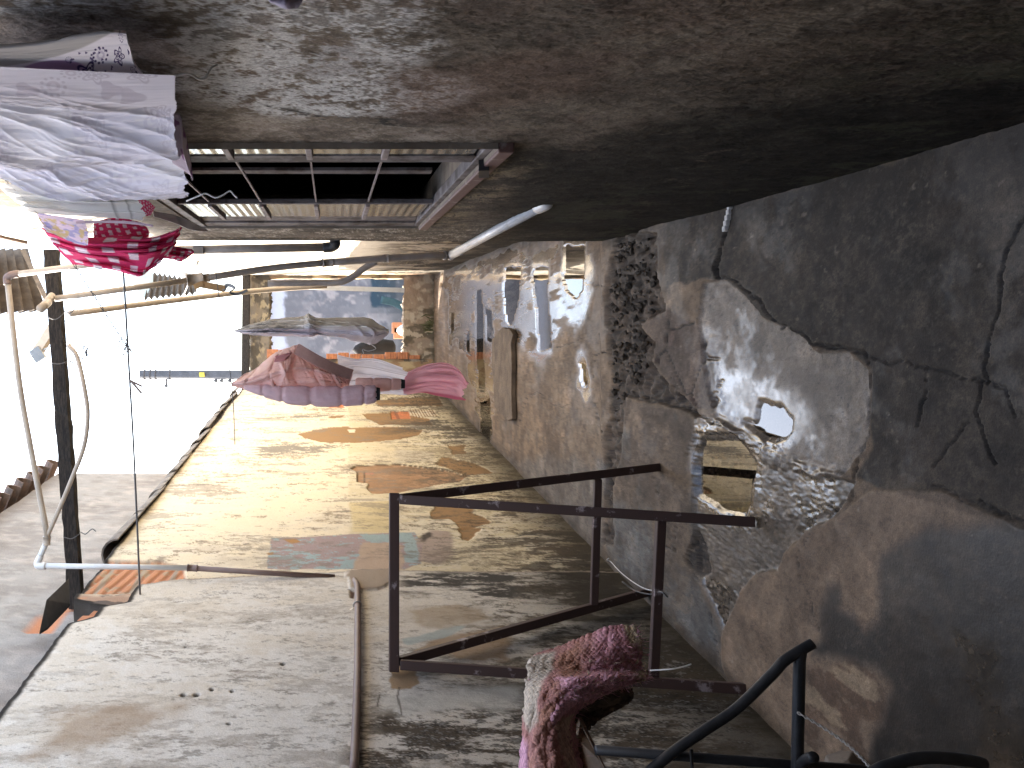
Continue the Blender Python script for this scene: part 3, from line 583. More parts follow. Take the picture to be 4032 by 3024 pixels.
for i in range(4):
    d0 = 4.3-.105*i; xx = LW[0]+LW[1]*d0
    bs.box((xx-.15, d0-.05, 2.6), (xx-.012-.015*(i % 2), d0+.045, 2.86+.03*((i*7) % 3)))
bs.build('broken_brick', M['brick'], wallA, bevel=.008)
fl = MB(); q = [W(155, 2490, 4.02), W(183, 2362, 4.18), W(271, 2278, 4.5), W(275, 2378, 4.35), W(187, 2470, 4.08)]
off = Vector((-.012, .004, 0)); fl.add(q+[a+off for a in q], [(0, 1, 2, 3, 4), (9, 8, 7, 6, 5)]+[(i, 5+i, 5+(i+1) % 5, (i+1) % 5) for i in range(5)])
tag(fl.build('flashing_plate', M['black']), 'black folded metal plate behind the beam end on top of the wall', 'metal plate')

# ============================================================ TALL HOUSE ON THE LEFT
th = thing('tall_house', 'tall grey rendered house behind the left wall with clay roof tiles', 'house', (-3.5, 4, 0))
hd = np.linspace(-3, 7.9, 420); hz = np.linspace(-.1, 4.32, 90); HZ, HD = np.meshgrid(hz, hd, indexing='ij')
q = Paint(HD, HZ, (.285, .26, .238), .95); a = fba(HD, HZ, 4, 1.5, 301); q.mix(ss(.45, .62, a)*.6, (.2, .17, .15)); q.mix(ss(.55, .68, fbm(HD, HZ, 9, 9, 305))*.6, (.38, .33, .29)); q.h += (fbm(HD, HZ, 5, 5, 307)-.5)*.03
q.mix(ss(.5, 1.6, rg(HD, HZ, 7, 7, 308))*.45, (.17, .145, .125)); q.mix(ss(.6, 1.8, rg(HD, HZ, 26, 26, 309))*.4, (.40, .36, .32)); q.mix(ss(4.1, 4.32, HZ)*.6, (.13, .105, .09))
bh = q.poly(polyw(TW, [(90, 2490), (190, 2490), (290, 2400), (330, 2330), (300, 2300), (190, 2400)]), .02, 12); q.mix(bh, (.5, .22, .12), .9, -.02)
gridmesh('wall', np.stack([TW[0]+TW[1]*HD+q.h, HD, HZ], -1), q, M['dark_plaster'], th)
MB().add([(TW[0]+TW[1]*7.9, 7.9, -.1), (TW[0]+TW[1]*7.9-4, 7.9, -.1), (TW[0]+TW[1]*7.9-4, 7.9, 5.5), (TW[0]+TW[1]*7.9-2, 7.9, 5.3), (TW[0]+TW[1]*7.9, 7.9, 4.32)], [(0, 1, 2, 3, 4)]).build('gable_wall', M['greywall'], th)
rf = MB()
for i in range(46):
    d0 = -2.9+.24*i; xx = TW[0]+TW[1]*d0
    curved_tile(rf, (xx+.10, d0, 4.33+rs.uniform(-.012, .012)), (-1, .0, .42), 2.4, .10+rs.uniform(-.008, .008), .016, seg=7)
rf.build('roof_tile', M['tile'], th)
MB().add([(TW[0]-.4, -3, 4.30), (TW[0]+1.02, 7.9, 4.30), (TW[0]-1.9, 7.9, 5.3), (TW[0]-3.2, -3, 5.3)], [(0, 1, 2, 3)]).build('roof_deck', M['tile'], th)

# ============================================================ HOUSE ON THE RIGHT WITH THE WINDOW
hs = thing('house', 'dark mouldy rendered house with a barred window on the right of the alley', 'house', (1.6, 2.5, 0))
WD0, WD1, WZ0, WZ1 = 2.154, 4.115, 1.205, 2.32
DEND = 4.92; HTOP = 3.5
da = np.concatenate([np.linspace(-3, -.5, 10), np.linspace(-.45, .765, 110), 1/np.linspace(1/.78, 1/DEND, 700)])
da = np.sort(np.concatenate([da[(np.abs(da-WD0) > .002) & (np.abs(da-WD1) > .006)], [WD0, WD1]]))
za = np.linspace(-.08, HTOP, 620); za = np.sort(np.concatenate([za[(np.abs(za-WZ0) > .005) & (np.abs(za-WZ1) > .005)], [WZ0, WZ1]]))
ZA, DA = np.meshgrid(za, da, indexing='ij')
q = Paint(DA, ZA, (.17, .14, .112), .92)
a1 = fbm(DA, ZA, 1.1, .9, 401); hA = rg(DA, ZA, 2.2, 1.6, 402); hB = ra(DA, ZA, 5, 4, 406); hC = rg(DA, ZA, 12, 12, 411); hE = rg(DA, ZA, 38, 45, 416, 5, .9); a2 = .5+.11*hB; a3 = .5+.12*hE; a4 = .5+.11*(.8*hE+.5*hC); a5 = .5+.11*hA
q.h += (fbm(DA, ZA, 1.5, 1.5, 420)-.5)*.03+(a3-.5)*.005
q.mix(ss(.42, .6, a2)*.7, (.26, .215, .17)); q.mix(ss(.5, .64, a5)*.5, (.17, .12, .09))
RP = lambda pts: polyw(RW, Dp(pts))
ww = q.poly(RP([(-100, -40), (640, -40), (1000, -30), (900, 60), (960, 120), (860, 150), (990, 205), (870, 250), (700, 272), (520, 250), (380, 200), (330, 70), (-100, 40)]), .12, 5, .06)
q.mix(ww*ss(-.75, .0, hE*.7+hC*.6+.35*hB), (.52, .51, .505)); q.mix(ww*ss(.9, 1.5, hC+.4*hE)*.8, (.09, .075, .06))
ww2 = q.poly(RP([(300, 200), (600, 260), (900, 270), (1050, 280), (1060, 316), (400, 300), (200, 260)]), .04, 5, .05); q.mix(ww2*.8, (.31, .26, .21)); q.mix(ww2*ss(.5, .62, a4)*.6, (.4, .36, .32))
q.mix(q.poly(RP([(560, 225), (700, 255), (880, 262), (930, 280), (700, 268), (590, 240)]), .012, 12)*ss(.42, .54, a4), (.045, .04, .035))
q.mix(q.poly(RP([(880, 170), (1100, 120), (1320, 130), (1300, 210), (1000, 260), (880, 250)]), .1, 5, .08)*.6, (.19, .125, .095))
q.mix(q.poly(RP([(40, 20), (340, 60), (380, 95), (250, 75), (0, 62)]), .05, 6, .03)*.6, (.12, .1, .085))
q.mix(q.poly(RP([(-50, 45), (240, 65), (380, 110), (420, 150), (-50, 95)]), .05, 6, .04)*.8, (.46, .39, .34))
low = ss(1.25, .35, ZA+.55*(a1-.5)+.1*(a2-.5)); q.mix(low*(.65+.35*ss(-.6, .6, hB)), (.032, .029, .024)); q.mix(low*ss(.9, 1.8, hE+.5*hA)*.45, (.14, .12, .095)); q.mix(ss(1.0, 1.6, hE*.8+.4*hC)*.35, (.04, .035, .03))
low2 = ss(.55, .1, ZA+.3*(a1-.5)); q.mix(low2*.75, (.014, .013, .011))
mo = q.poly(RP([(1060, 330), (1200, 320), (1600, 230), (2000, 230), (2100, 300), (1600, 420), (1300, 500), (1100, 500)]), .1, 5, .12); q.mix(mo*.75, (.026, .024, .02))
bel = q.poly(RP([(910, 480), (1080, 330), (1160, 340), (1100, 420), (960, 500)]), .07, 7, .05); q.mix(bel*ss(.42, .6, a2)*.9, (.36, .29, .2)); q.mix(bel*ss(.58, .68, a4), (.045, .04, .033))
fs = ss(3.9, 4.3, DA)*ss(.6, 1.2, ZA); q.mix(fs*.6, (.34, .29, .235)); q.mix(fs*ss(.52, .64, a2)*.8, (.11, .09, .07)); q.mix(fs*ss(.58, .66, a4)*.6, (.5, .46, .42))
q.c = q.c*np.exp(.20*hE*(1-ww*.7)+.18*hC)[..., None]*(.60+.36*ww)[..., None]*np.array((1., .99, .96)); q.mix(ss(.5, 1.3, hA+.4*hC)*low*.5, (.05, .05, .032)); q.mix(ss(.9, 1.7, rg(DA, ZA, 4, 3.5, 431)+.3*hE)*.35*(1-low2), (.15, .11, .09))
q.mix(ss(.03, .012, np.abs(DA-4.80+.02*(a2-.5)))*ss(.45, .55, a4)*ss(.9, 1.2, ZA), (.02, .018, .016))
q.mix(ss(2.45, 2.75, ZA)*ss(3.3, 3.9, DA), (.66, .6, .52))  # upper far part coloured pale for the sunlight falling there
keep = ~((np.add(DA[:-1, :-1], DA[:-1, 1:])/2 > WD0) & ((DA[:-1, :-1]+DA[:-1, 1:])/2 < WD1) & ((ZA[:-1, :-1]+ZA[1:, :-1])/2 > WZ0) & ((ZA[:-1, :-1]+ZA[1:, :-1])/2 < WZ1))
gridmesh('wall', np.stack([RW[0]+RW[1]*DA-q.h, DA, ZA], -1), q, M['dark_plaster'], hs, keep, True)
def rx(d): return RW[0]+RW[1]*d
bx = MB()
bx.add([(rx(DEND), DEND, -.1), (rx(DEND)+2.6, DEND, -.1), (rx(DEND)+2.6, DEND, HTOP), (rx(DEND), DEND, HTOP)], [(0, 1, 2, 3)])
bx.build('end_wall', M['greywall'], hs)
MB().add([(rx(d)-.02 if k == 0 else 3.6, d, z) for z in (HTOP, HTOP+.12) for d, k in ((-3, 0), (-3, 1), (DEND+.02, 1), (DEND+.02, 0))], [(3, 2, 1, 0), (4, 5, 6, 7), (0, 1, 5, 4), (1, 2, 6, 5), (2, 3, 7, 6), (3, 0, 4, 7)]).build('roof', M['tile'], hs)
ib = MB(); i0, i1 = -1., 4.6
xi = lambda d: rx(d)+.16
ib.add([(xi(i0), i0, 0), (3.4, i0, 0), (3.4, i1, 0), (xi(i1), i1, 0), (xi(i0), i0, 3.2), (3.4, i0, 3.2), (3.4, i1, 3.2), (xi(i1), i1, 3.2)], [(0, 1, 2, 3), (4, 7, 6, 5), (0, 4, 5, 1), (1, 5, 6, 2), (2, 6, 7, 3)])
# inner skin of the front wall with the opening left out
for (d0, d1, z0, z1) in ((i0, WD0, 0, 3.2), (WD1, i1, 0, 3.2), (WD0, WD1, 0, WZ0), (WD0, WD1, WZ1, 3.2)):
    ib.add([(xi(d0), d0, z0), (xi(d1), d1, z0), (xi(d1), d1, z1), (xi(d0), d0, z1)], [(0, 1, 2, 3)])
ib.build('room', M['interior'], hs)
rv = MB()
for (d0, d1, z0, z1) in ((WD0, WD0, WZ0, WZ1), (WD1, WD1, WZ0, WZ1), (WD0, WD1, WZ0, WZ0), (WD0, WD1, WZ1, WZ1)):
    if d0 == d1: rv.add([(rx(d0)-.012, d0, z0), (xi(d0), d0, z0), (xi(d0), d0, z1), (rx(d0)-.012, d0, z1)], [(0, 1, 2, 3)])
    else: rv.add([(rx(d0)-.012, d0, z0), (rx(d1)-.012, d1, z0), (xi(d1), d1, z0), (xi(d0), d0, z0)], [(0, 1, 2, 3)])
rv.build('window_reveal', M['conc'], hs)
M['mull'] = plain('pale_mullion_paint', (.30, .25, .24), (.16, .12, .11), .7, 16, 60, .4)
win = bpy.data.objects.new('window', None); link(win); win.parent = hs; win.location = Vector((rx(3.1), 3.1, WZ0))-Vector(hs.location)
def wp(d, z, o=.0): return Vector((rx(d)+o, d, z))
fr = MB()
fr.bar(wp(WD0+.0, WZ0+.012, .02), wp(WD1, WZ0+.012, .02), .04, .024)
sill = MB(); sill.bar(wp(WD0-.0, WZ0-.022, .022), wp(WD1-.0, WZ0-.022, .022), .085, .042); sill.build('sill', M['redpaint'], win, bevel=.004)
fr.bar(wp(WD0, WZ1-.02, .02), wp(WD1, WZ1-.02, .02), .05, .04)
for d in (WD0+.008, WD1-.05): fr.bar(wp(d, WZ0+.026, .012), wp(d, WZ1-.04, .012), .012 if d < 3 else .09, .02, (1, 0, 0))
fr.bar(wp(3.93, WZ0+.026, .03), wp(3.93, WZ1-.04, .03), .26, .018, (1, 0, 0))
for d, w in ((2.375, .07), (3.33, .02)): fr.bar(wp(d, WZ0+.026, .014), wp(d, WZ1-.04, .014), w, .02, (1, 0, 0))
fr.build('frame', M['framegrey'], win, bevel=.003)
MUL = (1.497, 1.711, 1.937, 2.15)
for z in MUL:
    MB().bar(wp(WD0+.016, z, .006), wp(2.338, z, .006), .024, .018).build('mullion', M['mull'], win, bevel=.002); MB().bar(wp(3.342, z, .006), wp(3.795, z, .006), .024, .018).build('mullion', M['mull'], win, bevel=.002)
    MB().bar(wp(2.412, z, .014), wp(3.318, z, .014), .008, .006).build('rod', M['mull'], win)
for d in (2.62, 2.86, 3.10): MB().bar(wp(d, WZ0+.06, .10), wp(d, WZ1-.04, .10), .05, .012, (1, 0, 0)).build('sash_bar', M['framegrey'], win)
for z0, z1 in zip((WZ0+.025,)+MUL, MUL+(WZ1-.04,)):
    for d0, d1 in ((WD0+.016, 2.338), (3.342, 3.795)):
        MB().add([wp(d0, z0+.011, .010), wp(d1, z0+.011, .010), wp(d1, z1-.011, .010), wp(d0, z1-.011, .010), wp(d0, z0+.011, .015), wp(d1, z0+.011, .015), wp(d1, z1-.011, .015), wp(d0, z1-.011, .015)],
                 [(0, 1, 2, 3), (7, 6, 5, 4), (0, 4, 5, 1), (1, 5, 6, 2), (2, 6, 7, 3), (3, 7, 4, 0)]).build('pane', M['glass'], win)
MB().bar(W(1905, 645, 2.36), W(1905, 675, 2.43), .04, .03).build('bracket', M['black'], hs)

# ============================================================ FAR RIGHT WALL
fwl = thing('yard_wall', 'sunlit whitewashed wall with black mould and painted shade on its lower part, beyond the house', 'wall', (1.4, 9, 0))
db = geo(DEND, 13.1, 260); zb = np.linspace(-.08, 3.45, 260); ZB, DB = np.meshgrid(zb, db, indexing='ij')
q = Paint(DB, ZB, (.66, .60, .50), .92); a2 = .5+.11*ra(DB, ZB, 4, 3, 506); a4 = .5+.11*rg(DB, ZB, 14, 12, 515); a1 = fba(DB, ZB, 1.2, .6, 501)
q.h += (fbm(DB, ZB, 2, 2, 520)-.5)*.04; q.mix(ss(.5, .64, a2)*.5, (.45, .37, .27))
low = ss(1.45, .75, ZB+.5*(a1-.5)); q.mix(low*.7, (.2, .155, .11)); q.mix(low*ss(.4, .56, a2), (.06, .05, .038)); q.mix(low*ss(.58, .66, a4)*.5, (.42, .33, .22))  # mould plus painted shade, dark up to where the sunlight stops
low2 = ss(.6, .1, ZB+.3*(a1-.5)); q.mix(low2*.8, (.035, .03, .024)); q.mix(ss(12.4, 12.9, DB)*ss(.4, .55, a2), (.2, .12, .07))
gridmesh('render', np.stack([FW[0]+FW[1]*DB-q.h, DB, ZB], -1), q, M['plaster'], fwl, None, True)
MB().bar((FW[0]+FW[1]*5+.11, 5, 3.46), (FW[0]+FW[1]*13+.11, 13, 3.46), .2, .05).build('coping', M['conc'], fwl)

# ============================================================ END WALL WITH OPENING
ew = thing('end_wall', 'broken wall at the end of the alley with toothed orange brick edge and concrete lintel', 'wall', (.8, 13, 0))
def patch(name, x0, x1, z0, z1, d, fn, parent, n=90, th=.18, mat='plaster'):
    X, Z = np.meshgrid(np.linspace(x0, x1, n), np.linspace(z0, z1, n), indexing='xy')
    q = Paint(X, Z, (.3, .25, .2), .9); fn(q, X, Z)
    P = np.stack([X, np.full(X.shape, d)-q.h, Z], -1)
    ring = lambda k: k
    o = gridmesh(name, P, q, M[mat], parent)
    if th:
        s = o.modifiers.new('solid', 'SOLIDIFY'); s.thickness = th; s.offset = -1
    return o
def mottled(q, X, Z):
    q.c[:] = (.2, .17, .135); n = fbm(X, Z, 7, 7, 601); q.mix(ss(.46, .58, n)*.8, (.075, .066, .055)); q.mix(ss(.58, .64, fbm(X, Z, 11, 11, 606)), (.3, .25, .17)); q.h += (fbm(X, Z, 14, 14, 607)-.5)*.04
patch('lintel', -.06, 1.80, 2.64, 2.95, 13.0, mottled, ew)
def lowwall(q, X, Z):
    q.c[:] = (.27, .215, .165); q.mix(ss(.5, .6, fba(X, Z, 6, 2, 611)), (.12, .1, .075)); q.mix(ss(.54, .62, fbm(X, Z, 14, 9, 613)), (.38, .33, .26)); q.mix(ss(.12, .0, Z+.1*fbm(X, Z, 9, 9, 614))*.8, (.05, .05, .035)); q.h += (fbm(X, Z, 10, 10, 615)-.5)*.03
patch('low_wall', .36, 1.80, -.05, .48, 13.0, lowwall, ew)
def jamb(q, X, Z):
    q.c[:] = (.42, .33, .2); q.mix(ss(.46, .58, fbm(X, Z, 5, 5, 621)), (.12, .1, .08)); q.mix(ss(.56, .62, fbm(X, Z, 9, 5, 622)), (.3, .2, .12)); q.h += (fbm(X, Z, 5, 5, 623, 3)-.5)*.02
patch('side_wall', -.06, .40, -.05, 2.64, 13.0, jamb, ew)
patch('side_wall', 1.70, 1.80, .48, 2.64, 13.0, jamb, ew)
bt = MB(); rs = np.random.RandomState(9)
for i in range(13):
    z0 = .22+i*.19; w = .06+.10*rs.rand()
    if 7 < i < 9: continue
    bt.box((.40, 12.96, z0), (.40+w, 13.14, z0+.175))
    for k in range(4): bt.box((.40, 12.952, z0+.015+k*.042), (.40+w-.006, 12.962, z0+.035+k*.042))
bt.build('toothed_brick', M['brick'], ew, bevel=.004)
tag(MB().bar(W(970, 1080, 12.8), W(966, 1575, 12.8), .10, .12).build('roof_beam', M['wood'], bevel=.01), 'dark timber beam laid across the end wall, far down the alley', 'beam')
fh = thing('back_house', 'blue grey mouldy house wall seen through the end opening', 'house', (1, 17.1, 0))
def bluew(q, X, Z):
    q.c[:] = (.19, .185, .2); n = fba(X, Z, 2.5, 1.2, 631); q.mix(ss(.40, .62, n)*.8, (.13, .13, .15)); q.mix(ss(.5, .62, fbm(X, Z, 5, 3, 633))*ss(2.5, 1.7, Z)*.7, (.38, .34, .34))
    q.mix(ss(2.55, 2.7, Z+.25*(fbm(X, Z, 9, 9, 634)-.5)), (.44, .46, .55)); q.mix(ss(.03, -.03, sdf(X, Z, [(1.62, .27), (2.6, .27), (2.6, .81), (1.62, .81)])+.08*(fbm(X, Z, 6, 6, 635)-.5)), (.035, .06, .085))
    q.mix(ss(.9, .2, Z+.6*(fbm(X, Z, 4, 4, 636)-.5))*.7, (.07, .075, .08)); q.mix(ss(.55, .75, fbm(X, Z, 14, 14, 637))*.2, (.32, .33, .36))
patch('wall', -1.5, 4.4, 0, 3.0, 17.1, bluew, fh, 150)
MB().box((-1.6, 16.95, 3.0), (4.5, 17.6, 3.12)).build('roof', M['tile'], fh)
# bits lying in the back yard
tp = MB(); tp.tube(catmull([W(1500, 1180, 15.0), W(1560, 1195, 15.0), W(1600, 1230, 15.0), W(1590, 1300, 15.0)], 6), .07, 8, True, .15)
tag(tp.build('plastic_sheet', M['teal'], smooth=True), 'bent teal plastic sheet lying in the back yard', 'plastic sheet')
for i, (px, py, lb) in enumerate(((1565, 1290, 'single orange brick in the back yard, nearest the right jamb'), (1572, 1312, 'orange brick beside the white bag in the back yard'))):
    c = W(px, py, 14.6); tag(MB().box((c.x-.10, c.y-.1, c.z-.22), (c.x+.09, c.y+.1, c.z+.1)).build('brick', M['brick'], bevel=.006), lb, 'brick', 'bricks in the back yard')
c = W(1592, 1300, 14.2)
sk = MB().tube([c+Vector((0, 0, -.13)), c+Vector((0, 0, -.1)), c, c+Vector((0, 0, .08)), c+Vector((.01, 0, .13))], [.06, .11, .12, .08, .03], 12); tag(sk.build('plastic_bag', M['whitecord'], smooth=True), 'small white knotted bag in the back yard', 'bag')
c = W(1440, 1370, 13.6); ch = MB().tube([c+Vector((0, 0, -.5)), c+Vector((0, 0, -.45)), c+Vector((.02, 0, -.1)), c+Vector((-.05, 0, .12)), c+Vector((0, 0, .2))], [.05, .13, .16, .12, .05], 12)
tag(ch.build('rubbish_sack', M['lining'], smooth=True), 'black rubbish sack behind the end wall beside the brick edge', 'sack')
c0, c1 = W(1710, 1440, 12.5), W(1600, 1480, 12.6); tag(MB().bar(c0, c1, .04, .12).build('plank', M['plank'], bevel=.004), 'bare wooden plank leaning at the foot of the end wall', 'plank')
wd = MB(); rs = np.random.RandomState(2)
for i in range(26):
    b = W(1706, 1255+rs.uniform(-15, 60), 12.8); t = b+Vector((rs.uniform(-.08, .08), rs.uniform(-.08, .05), rs.uniform(.05, .22))); m = (b+t)/2+Vector((rs.uniform(-.03, .03), 0, .02)); s = Vector((.012, .004, 0))
    wd.add([b-s*.3, b+s*.3, m+s, t, m-s], [(0, 1, 2, 3, 4)])
tag(wd.build('weed', M['weed']), 'small green weeds at the foot of the low end wall', 'weed')

# ============================================================ BROKEN SLAB ON THE FLOOR
sl = crop(1640, 900, [(596, 870), (622, 838), (650, 800), (676, 778), (700, 790), (722, 786), (745, 812), (758, 836), (742, 900), (748, 1100), (744, 1300), (752, 1500), (716, 1512), (690, 1478), (648, 1450), (612, 1400), (606, 1250), (592, 1050)])
tp_ = [onground(*q) for q in sl]; hh = .048
tv = [W(qx, qy, (H-hh)*F/(qx-CX)) for qx, qy in sl]
bv = [Vector((v.x*1.0, v.y+0, 0.004)) for i, v in enumerate(tv)]; n = len(tv)
slab = MB().add(tv+bv, [tuple(range(n))[::-1], tuple(n+i for i in range(n))]+[(i, (i+1) % n, n+(i+1) % n, n+i) for i in range(n)])
so = slab.build('broken_slab', M['slab'], bevel=.006); tag(so, 'broken slab of concrete lying flat on the alley floor beside the puddles', 'concrete slab')

# ============================================================ A-FRAME TRESTLE
tr = thing('trestle', 'rusty brown steel A-frame trestle standing against the left wall', 'trestle', (-.9, 3.6, 0))
nr, nl, frr, fll = [Vector((*onground(*q), .0)) for q in ((2958, 2030), (2930, 2728), (2600, 1824), (2560, 2350))]
tR, tL = W(1575, 1945, 3.55), W(1575, 2632, 3.43)
def atx(a, b, xx):                    # point of a bar seen at photo x
    lo, hi = 0, 1
    for _ in range(40):
        m = (lo+hi)/2; v = a.lerp(b, m)
        if CX+(H-v.z)/v.y*F < xx: lo = m
        else: hi = m
    return a.lerp(b, lo)
ax = (tL-tR).normalized()
for a, b in ((tR, nr), (tL, nl), (tR, frr), (tL, fll)):
    s = .022 if a is tR else -.022
    off = ax*s; dirv = (b-a).normalized(); c = a+off-dirv*.0
    e = Vector((0, -.018 if b in (nr, nl) else .018, 0))
    MB().bar(c+e, b+off+e, .040, .040, ax).build('leg', M['rust'], tr, bevel=.003)
MB().bar(tR+ax*-.004+Vector((0, 0, .026)), tL+ax*.012+Vector((0, 0, .026)), .050, .042).build('top_bar', M['rust'], tr, bevel=.003)
MB().bar(atx(tR, nr, 2600)+ax*.04, atx(tL, nl, 2575)-ax*.04, .03, .036).build('rung', M['rust'], tr, bevel=.003)
MB().bar(atx(tR, frr, 2352)+ax*.04, atx(tL, fll, 2340)-ax*.04, .03, .036).build('rung', M['rust'], tr, bevel=.003)
def wire(name, pts, r, mat, label, cat, d=None, sm=6, group=None):
    P = [W(*q) if len(q) == 3 else W(q[0], q[1], d) for q in pts]
    o = MB().tube(catmull(P, sm), r, 6).build(name, M[mat], smooth=True)
    return tag(o, label, cat, group)
wire('wire', [(2590, 2328, 3.4), (2540, 2318, 3.6), (2490, 2290, 3.9), (2440, 2250, 4.2), (2405, 2212, 4.35), (2390, 2205, 4.35), (2398, 2198, 4.35)], .0025, 'whitecord', 'thin pale wire running from the near rung of the trestle to the wall foot', 'wire')
wire('wire', [(2450, 2290, 4.1), (2500, 2325, 4.0), (2560, 2340, 3.6), (2600, 2330, 3.2), (2630, 2350, 3.15)], .004, 'wire', 'dark twisted wire around the near rung of the trestle', 'wire')
wire('cord', [(2560, 2640, 3.05), (2640, 2635, 3.0), (2690, 2625, 3.0), (2722, 2615, 3.0)], .003, 'whitecord', 'loose pale thread sticking out beside the pink rug', 'thread')

# ============================================================ RAIL, CHAIN, BOARD AND RUG IN THE FOREGROUND
hr = thing('handrail', 'black tubular handrail with sloping top tube at the near left corner', 'handrail', (-.7, 1.9, 0))
rd = 1.9
MB().tube(catmull([W(3200, 2534, rd), W(3150, 2562, rd), W(3085, 2605, rd), W(3040, 2655, rd), W(2900, 2790, rd), W(2760, 2885, rd), W(2640, 2970, rd), W(2480, 3110, rd), W(2300, 3330, rd), W(2200, 3560, rd), W(2160, 3900, rd)], 8), .0125, 14).build('top_tube', M['black'], hr, True)
MB().tube([W(3153, 2566, rd), W(3148, 2600, rd), W(3138, 3060, rd), W(3138, 3600, rd), W(3138, 3900, rd)], .0135, 14).build('post', M['black'], hr, True)
MB().tube([W(2345, 2953, rd+.02), W(3140, 3012, rd+.02), W(4060, 3080, rd+.02)], .0115, 12).build('lower_tube', M['black'], hr, True)
MB().tube(catmull([W(3142, 3020, rd), W(3175, 2990, rd-.03), W(3205, 2980, rd-.06)], 5), .012, 12).build('stub_tube', M['black'], hr, True)
MB().tube([W(2722, 2950, rd), W(2740, 3340, rd)], .004, 8).build('drop_rod', M['black'], hr, True)
cn = MB(); a, b = W(3143, 2806, rd-.016), W(3440, 3042, 1.765); nlk = 30
for i in range(nlk):
    t0 = i/nlk; c = a.lerp(b, t0+.5/nlk)+Vector((0, 0, -.02*math.sin(math.pi*t0))); t = (b-a).normalized()
    s1 = t.orthogonal().normalized(); s2 = t.cross(s1); s = s1 if i % 2 else s2; L = (b-a).length/nlk*.72
    ring = [c+t*math.cos(g)*L+s*math.sin(g)*L*.55 for g in np.linspace(0, 2*math.pi, 11)]
    cn.tube(ring, .0017, 5, False)
tag(cn.build('chain', M['chain'], smooth=True), 'thin steel chain hanging from the black handrail post', 'chain')
tg = MB().tube(catmull([W(3170, 3420, 1.8), W(3300, 3180, 1.77), W(3430, 3050, 1.75), W(3530, 3005, 1.75), W(3620, 2985, 1.75), W(3720, 2984, 1.75), W(3830, 2998, 1.75), W(3875, 3010, 1.75)], 8), .0135, 14)
tag(tg.build('bent_tube', M['black'], smooth=True), 'curved black tube at the bottom corner over the dark floor', 'tube')
bm = bmesh.new(); rs = np.random.RandomState(21); c = W(3330, 3030, 2.5)
for i in range(26): v = Vector(rs.normal(size=3)).normalized(); bm.verts.new(c+Vector((v.x*.055, v.y*.06, v.z*.065))*rs.uniform(.8, 1.1))
bmesh.ops.convex_hull(bm, input=bm.verts); bm.verts.index_update()
tag(MB().add([v.co for v in bm.verts], [tuple(v.index for v in f.verts) for f in bm.faces]).build('stone', M['conc'], bevel=.004), 'rough pale stone on the floor under the chain', 'stone')
bd = MB(); q = [W(2285, 2845, 2.28), W(2310, 2870, 2.28), W(2400, 3060, 2.05), W(2600, 3500, 1.92), W(2700, 3920, 1.92), W(2180, 3920, 1.92), W(2230, 3300, 1.98), W(2270, 2930, 2.2)]
off = Vector((.004, .05, -.006)); bd.add(q+[v+off for v in q], [tuple(range(7, -1, -1)), tuple(range(8, 16))]+[(i, (i+1) % 8, 8+(i+1) % 8, 8+i) for i in range(8)])
tag(bd.build('board', M['plank'], bevel=.004), 'edge of a wooden board under the pink rug', 'board')
def lattice(L, nu, nv):
    A = np.array(L, dtype=float)      # rows(v) x cols(u) x 3
    def cr(A, n):
        m = A.shape[0]; t = np.linspace(0, m-1-1e-9, n); i = t.astype(int); f = (t-i)[:, None, None]
        g = lambda k: A[np.clip(k, 0, m-1)]
        a, b, c, d = g(i-1), g(i), g(i+1), g(i+2)
        return .5*(2*b+(c-a)*f+(2*a-5*b+4*c-d)*f*f+(3*b-a-3*c+d)*f**3)
    B = cr(A, nv); B = cr(B.transpose(1, 0, 2), nu).transpose(1, 0, 2); return B
def cloth(name, L, nu, nv, disp, paintfn, mat, parent=None, thick=.003, **kw):
    B = lattice(L, nu, nv); Vv, Uu = np.meshgrid(np.linspace(0, 1, nv), np.linspace(0, 1, nu), indexing='ij')
    if disp: B = B+disp(Uu, Vv)
    d = B[..., 2]; P = np.stack([(CY-B[..., 1])/F*d, d, H+(CX-B[..., 0])/F*d], -1)
    q = Paint(Uu, Vv, (.6, .6, .6), .9); paintfn(q, Uu, Vv)
    o = gridmesh(name, P, q, mat, parent)
    if thick:
        s = o.modifiers.new('solid', 'SOLIDIFY'); s.thickness = thick; s.offset = 0
    if kw: tag(o, **kw)
    return o, P
rugT = thing('rug', 'pink and brown crocheted rug with shaggy edge draped over a board', 'rug', tuple(W(2100, 2800, 2.2)))
RL = [[(2140, 2575, 2.50), (2220, 2548, 2.50), (2320, 2505, 2.50), (2420, 2470, 2.5), (2500, 2474, 2.5)],
      [(2092, 2600, 2.40), (2200, 2592, 2.36), (2310, 2580, 2.34), (2420, 2560, 2.36), (2522, 2545, 2.42)],
      [(2082, 2650, 2.33), (2190, 2645, 2.30), (2300, 2648, 2.29), (2420, 2640, 2.32), (2515, 2636, 2.40)],
      [(2078, 2700, 2.28), (2170, 2692, 2.20), (2280, 2686, 2.16), (2400, 2672, 2.22), (2542, 2664, 2.34)],
      [(2072, 2770, 2.20), (2130, 2760, 2.12), (2200, 2758, 2.10), (2290, 2745, 2.14), (2400, 2716, 2.24)],
      [(2070, 2850, 2.16), (2110, 2850, 2.08), (2160, 2850, 2.06), (2220, 2830, 2.09), (2266, 2800, 2.18)],
      [(2064, 2940, 2.12), (2100, 2940, 2.04), (2160, 2940, 2.02), (2210, 2930, 2.05), (2262, 2910, 2.14)],
      [(2052, 3080, 2.06), (2110, 3080, 1.98), (2170, 3080, 1.96), (2240, 3080, 1.99), (2292, 3070, 2.06)],
      [(2040, 3420, 1.98), (2105, 3420, 1.88), (2185, 3420, 1.86), (2270, 3420, 1.89), (2340, 3410, 1.96)]]
